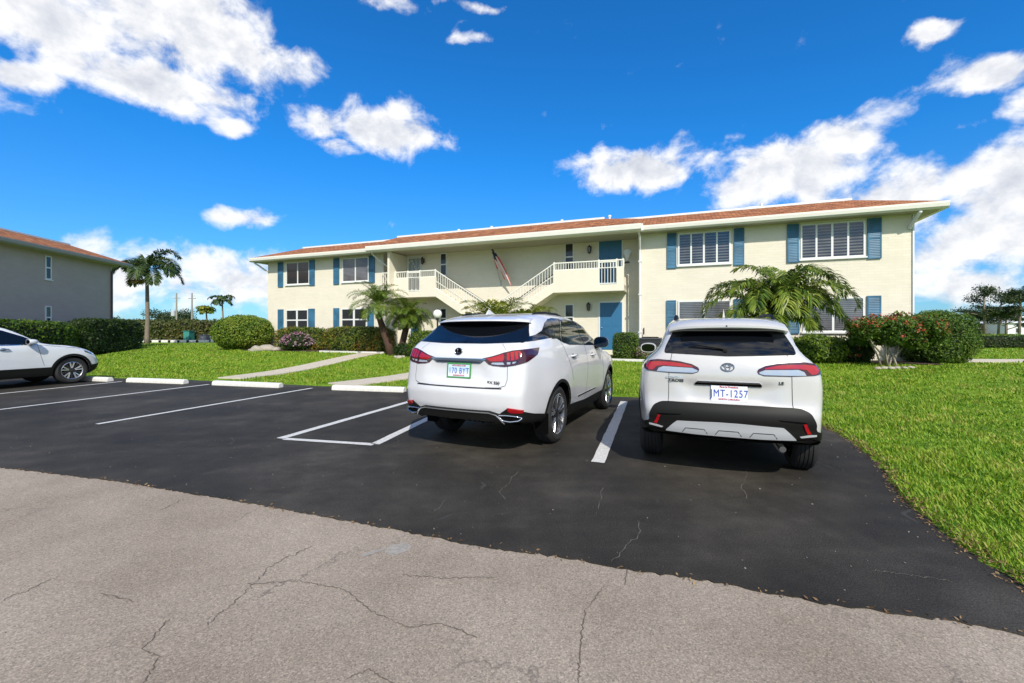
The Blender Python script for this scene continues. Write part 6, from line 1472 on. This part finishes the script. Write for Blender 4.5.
# ------------------------------------------------------------------ small things
def boulder(label, x, y, r, seed, zsq=.6, group=None):
    rng = np.random.default_rng(seed); nu, nv = 14, 9; d = []
    for j in range(nv + 1):
        e = -PI / 2 + PI * j / nv
        for i in range(nu): a = 2 * PI * i / nu; d.append((math.cos(e) * math.cos(a), math.cos(e) * math.sin(a), math.sin(e)))
    d = np.array(d); V = d * (r * lump(d * 1.6, seed, .22) * (1 + rng.normal(0, .03, len(d))))[:, None] * np.array([1, .8, zsq])
    o = mesh_obj('boulder', V, [(j * nu + i, j * nu + (i + 1) % nu, (j + 1) * nu + (i + 1) % nu, (j + 1) * nu + i) for j in range(nv) for i in range(nu)], ROCK, None, True)
    o.location = (x, y, hz(x, y) + r * .15); tag(o, label, 'boulder', group)
for u, Z, r_, lab in ((257, 23.6, .36, 'pale flat boulder right at the foot of the round bush'), (267, 23.9, .45, 'largest pale boulder between the round bush and the building corner'), (276, 23.9, .28, 'pale boulder left of the pink flowering bush')):
    x, y = px(u, Z); boulder(lab, x, y, r_, int(u), .6)
for i, (u, Z) in enumerate(((396, 18.9), (399.5, 18.7), (403, 18.9))):
    x, y = px(u, Z); boulder('small pale stone at the foot of the thin palms', x, y, .11 + .03 * (i == 1), 40 + i, .7, 'small pale stones at the thin palms')
for i, u in enumerate((878, 884, 891, 897, 904, 911)):
    x, y = px(u, 13.1 + .05 * (i % 2)); boulder('small pale edging stone below the red-flowering tree', x, y, .10, 60 + i, .5, 'edging stones below the red-flowering tree')
# bed edging
m_ = MB()
a_, b_ = bw(bs(320, -2.0), -2.0), bw(bs(384, -2.0), -2.0)
L = math.dist(a_, b_); o = MB().prism([(-.06, -.05), (.06, -.05), (.06, .09), (-.06, .09)], 0, L, 'x').build('bed_edging', STOPM, None, bevel=.01); o.location = (a_[0], a_[1], hz(*a_)); o.rotation_euler = (0, 0, math.atan2(b_[1] - a_[1], b_[0] - a_[0])); tag(o, 'pale concrete edging strip in front of the long croton hedge', 'edging')
a_, b_ = bw(bs(607, -2.6), -2.6), bw(bs(663, -2.6), -2.6)
L = math.dist(a_, b_); o = MB().prism([(-.06, -.05), (.06, -.05), (.06, .08), (-.06, .08)], 0, L, 'x').build('bed_edging', STOPM, None, bevel=.01); o.location = (a_[0], a_[1], hz(*a_)); o.rotation_euler = (0, 0, math.atan2(b_[1] - a_[1], b_[0] - a_[0])); tag(o, 'pale concrete edging strip in front of the square hedge by the door', 'edging')

x, y = px(437.5, 15); zb = hz(x, y); gz_ = zv(314, 15) - zb
t = thing('lamp_post', 'black garden lamp post with a white globe beside the middle car', 'lamp post', (x, y, zb))
MB().lathe([(.08, 0), (.08, .06), (.04, .12), (.03, .3), (.03, gz_ - .2), (.06, gz_ - .17), (.06, gz_ - .12)], 14, 'z').build('post', BLACKM, t, auto=40)
MB().lathe([(.06, gz_ - .14), (.13, gz_ - .09), (.155, gz_), (.13, gz_ + .09), (.06, gz_ + .14), (.0, gz_ + .155)], 20, 'z').build('globe', GLOBE, t, True)
MB().lathe([(.04, gz_ + .14), (.02, gz_ + .18), (0, gz_ + .2)], 10, 'z').build('finial', BLACKM, t)
def utility_pole(label, u, Z, vtop, vb, tr):
    x, y = px(u, Z); H = zv(vtop, Z); t = thing('utility_pole', label, 'utility pole', (x, y, 0), 0, 'utility poles')
    MB().tube([(0, 0, 0), (0, 0, H)], [.13, .08], 8).build('pole', simple('pole_grey', (.28, .26, .22), .9) if 'pole_grey' not in MATS else MATS['pole_grey'], t)
    MB().box(-.45, .45, -.04, .04, H - .75, H - .66).build('crossarm', MATS['pole_grey'], t)
    for q in (-.4, .4): MB().lathe([(.03, H - .66), (.04, H - .58), (.02, H - .52)], 8, 'z', (q, 0, 0)).build('insulator', TRIM, t)
    if tr: MB().lathe([(.25, H - 3.2), (.27, H - 3.1), (.27, H - 2.5), (.2, H - 2.4)], 14, 'z', (-.45, 0, 0)).build('transformer', SKID, t)
utility_pole('thin utility pole with a grey transformer, left of two far poles', 176.5, 60, 293, 325, True)
utility_pole('bare thin utility pole, right of two far poles', 192, 56, 293, 330, False)
def cabinet(label, u, Z, w_, h_, col, nm):
    x, y = px(u, Z); t = thing('utility_cabinet', label, 'cabinet', (x, y, .2)); MB().box(-w_ / 2, w_ / 2, -.4, .4, 0, h_).build('cabinet', simple(nm, col, .5), t, bevel=.03)
    MB().box(-w_ / 2 - .04, w_ / 2 + .04, -.45, .45, h_, h_ + .06).build('lid', MATS[nm], t); MB().box(-w_ * .4, w_ * .4, -.412, -.4, h_ * .1, h_ * .9).build('door', MATS[nm], t)
cabinet('teal utility cabinet at the far hedge below the poles', 189, 45.2, .6, 1.2, (.04, .22, .18), 'teal_paint')
cabinet('grey utility cabinet at the far hedge right of the teal one', 205, 45, .7, .8, (.25, .24, .25), 'cab_grey'); cabinet('small white utility cabinet near the round bush', 216.5, 45, .7, .6, (.6, .6, .6), 'cab_white')
o = MB().box(-.62, .62, -.1, .1, 0, .34).build('concrete_barrier', STOPM, None, bevel=.03); x, y = px(128, 43.5)
o.location = (x, y, .2); tag(o, 'low white concrete block in the row across the far end of the lawn', 'barrier', 'row of low white blocks across the far lawn')
for k in range(1, 9):
    c = o.copy(); x, y = px(128 + k * 9.3, 43.5); COL.objects.link(c); c.location = (x, y, .2)
# far houses
def house(label, u, Z, w_, hw, hr, wallm, roofm):
    x, y = px(u, Z); t = thing('house', label, 'house', (x, y, 0)); MB().box(-w_ / 2, w_ / 2, 0, 8, 0, hw).build('wall', wallm, t)
    e = .5; MB().add([(-w_ / 2 - e, -e, hw), (w_ / 2 + e, -e, hw), (w_ / 2 + e, 8 + e, hw), (-w_ / 2 - e, 8 + e, hw), (-w_ / 2 + 3, 4, hw + hr), (w_ / 2 - 3, 4, hw + hr)], [(0, 1, 5, 4), (1, 2, 5), (2, 3, 4, 5), (3, 0, 4), (0, 3, 2, 1)]).build('roof', roofm, t)
    for k in (-.3, 0, .3):
        f_ = MB().box(k * w_ - .7, k * w_ + .7, -.05, .01, .9, 2.1).build('window', TRIM, t); MB().box(k * w_ - .6, k * w_ + .6, -.07, -.052, 1.0, 2.0).build('pane', WGLS, f_)
TAN = simple('terracotta_wall', (.36, .16, .10), .9, noise=.2, scale=1); house('brownish-red house far away behind the leftmost pine', 978, 105, 13, 2.5, 1.4, TAN, SHING)
house('white house far away behind the pines at the right edge', 1034, 100, 12, 3.2, 1.8, TRIM, TRIM); house('pale roofed house far behind the dark hedge at left', 119, 95, 7, 2.9, .9, TRIM, TRIM)
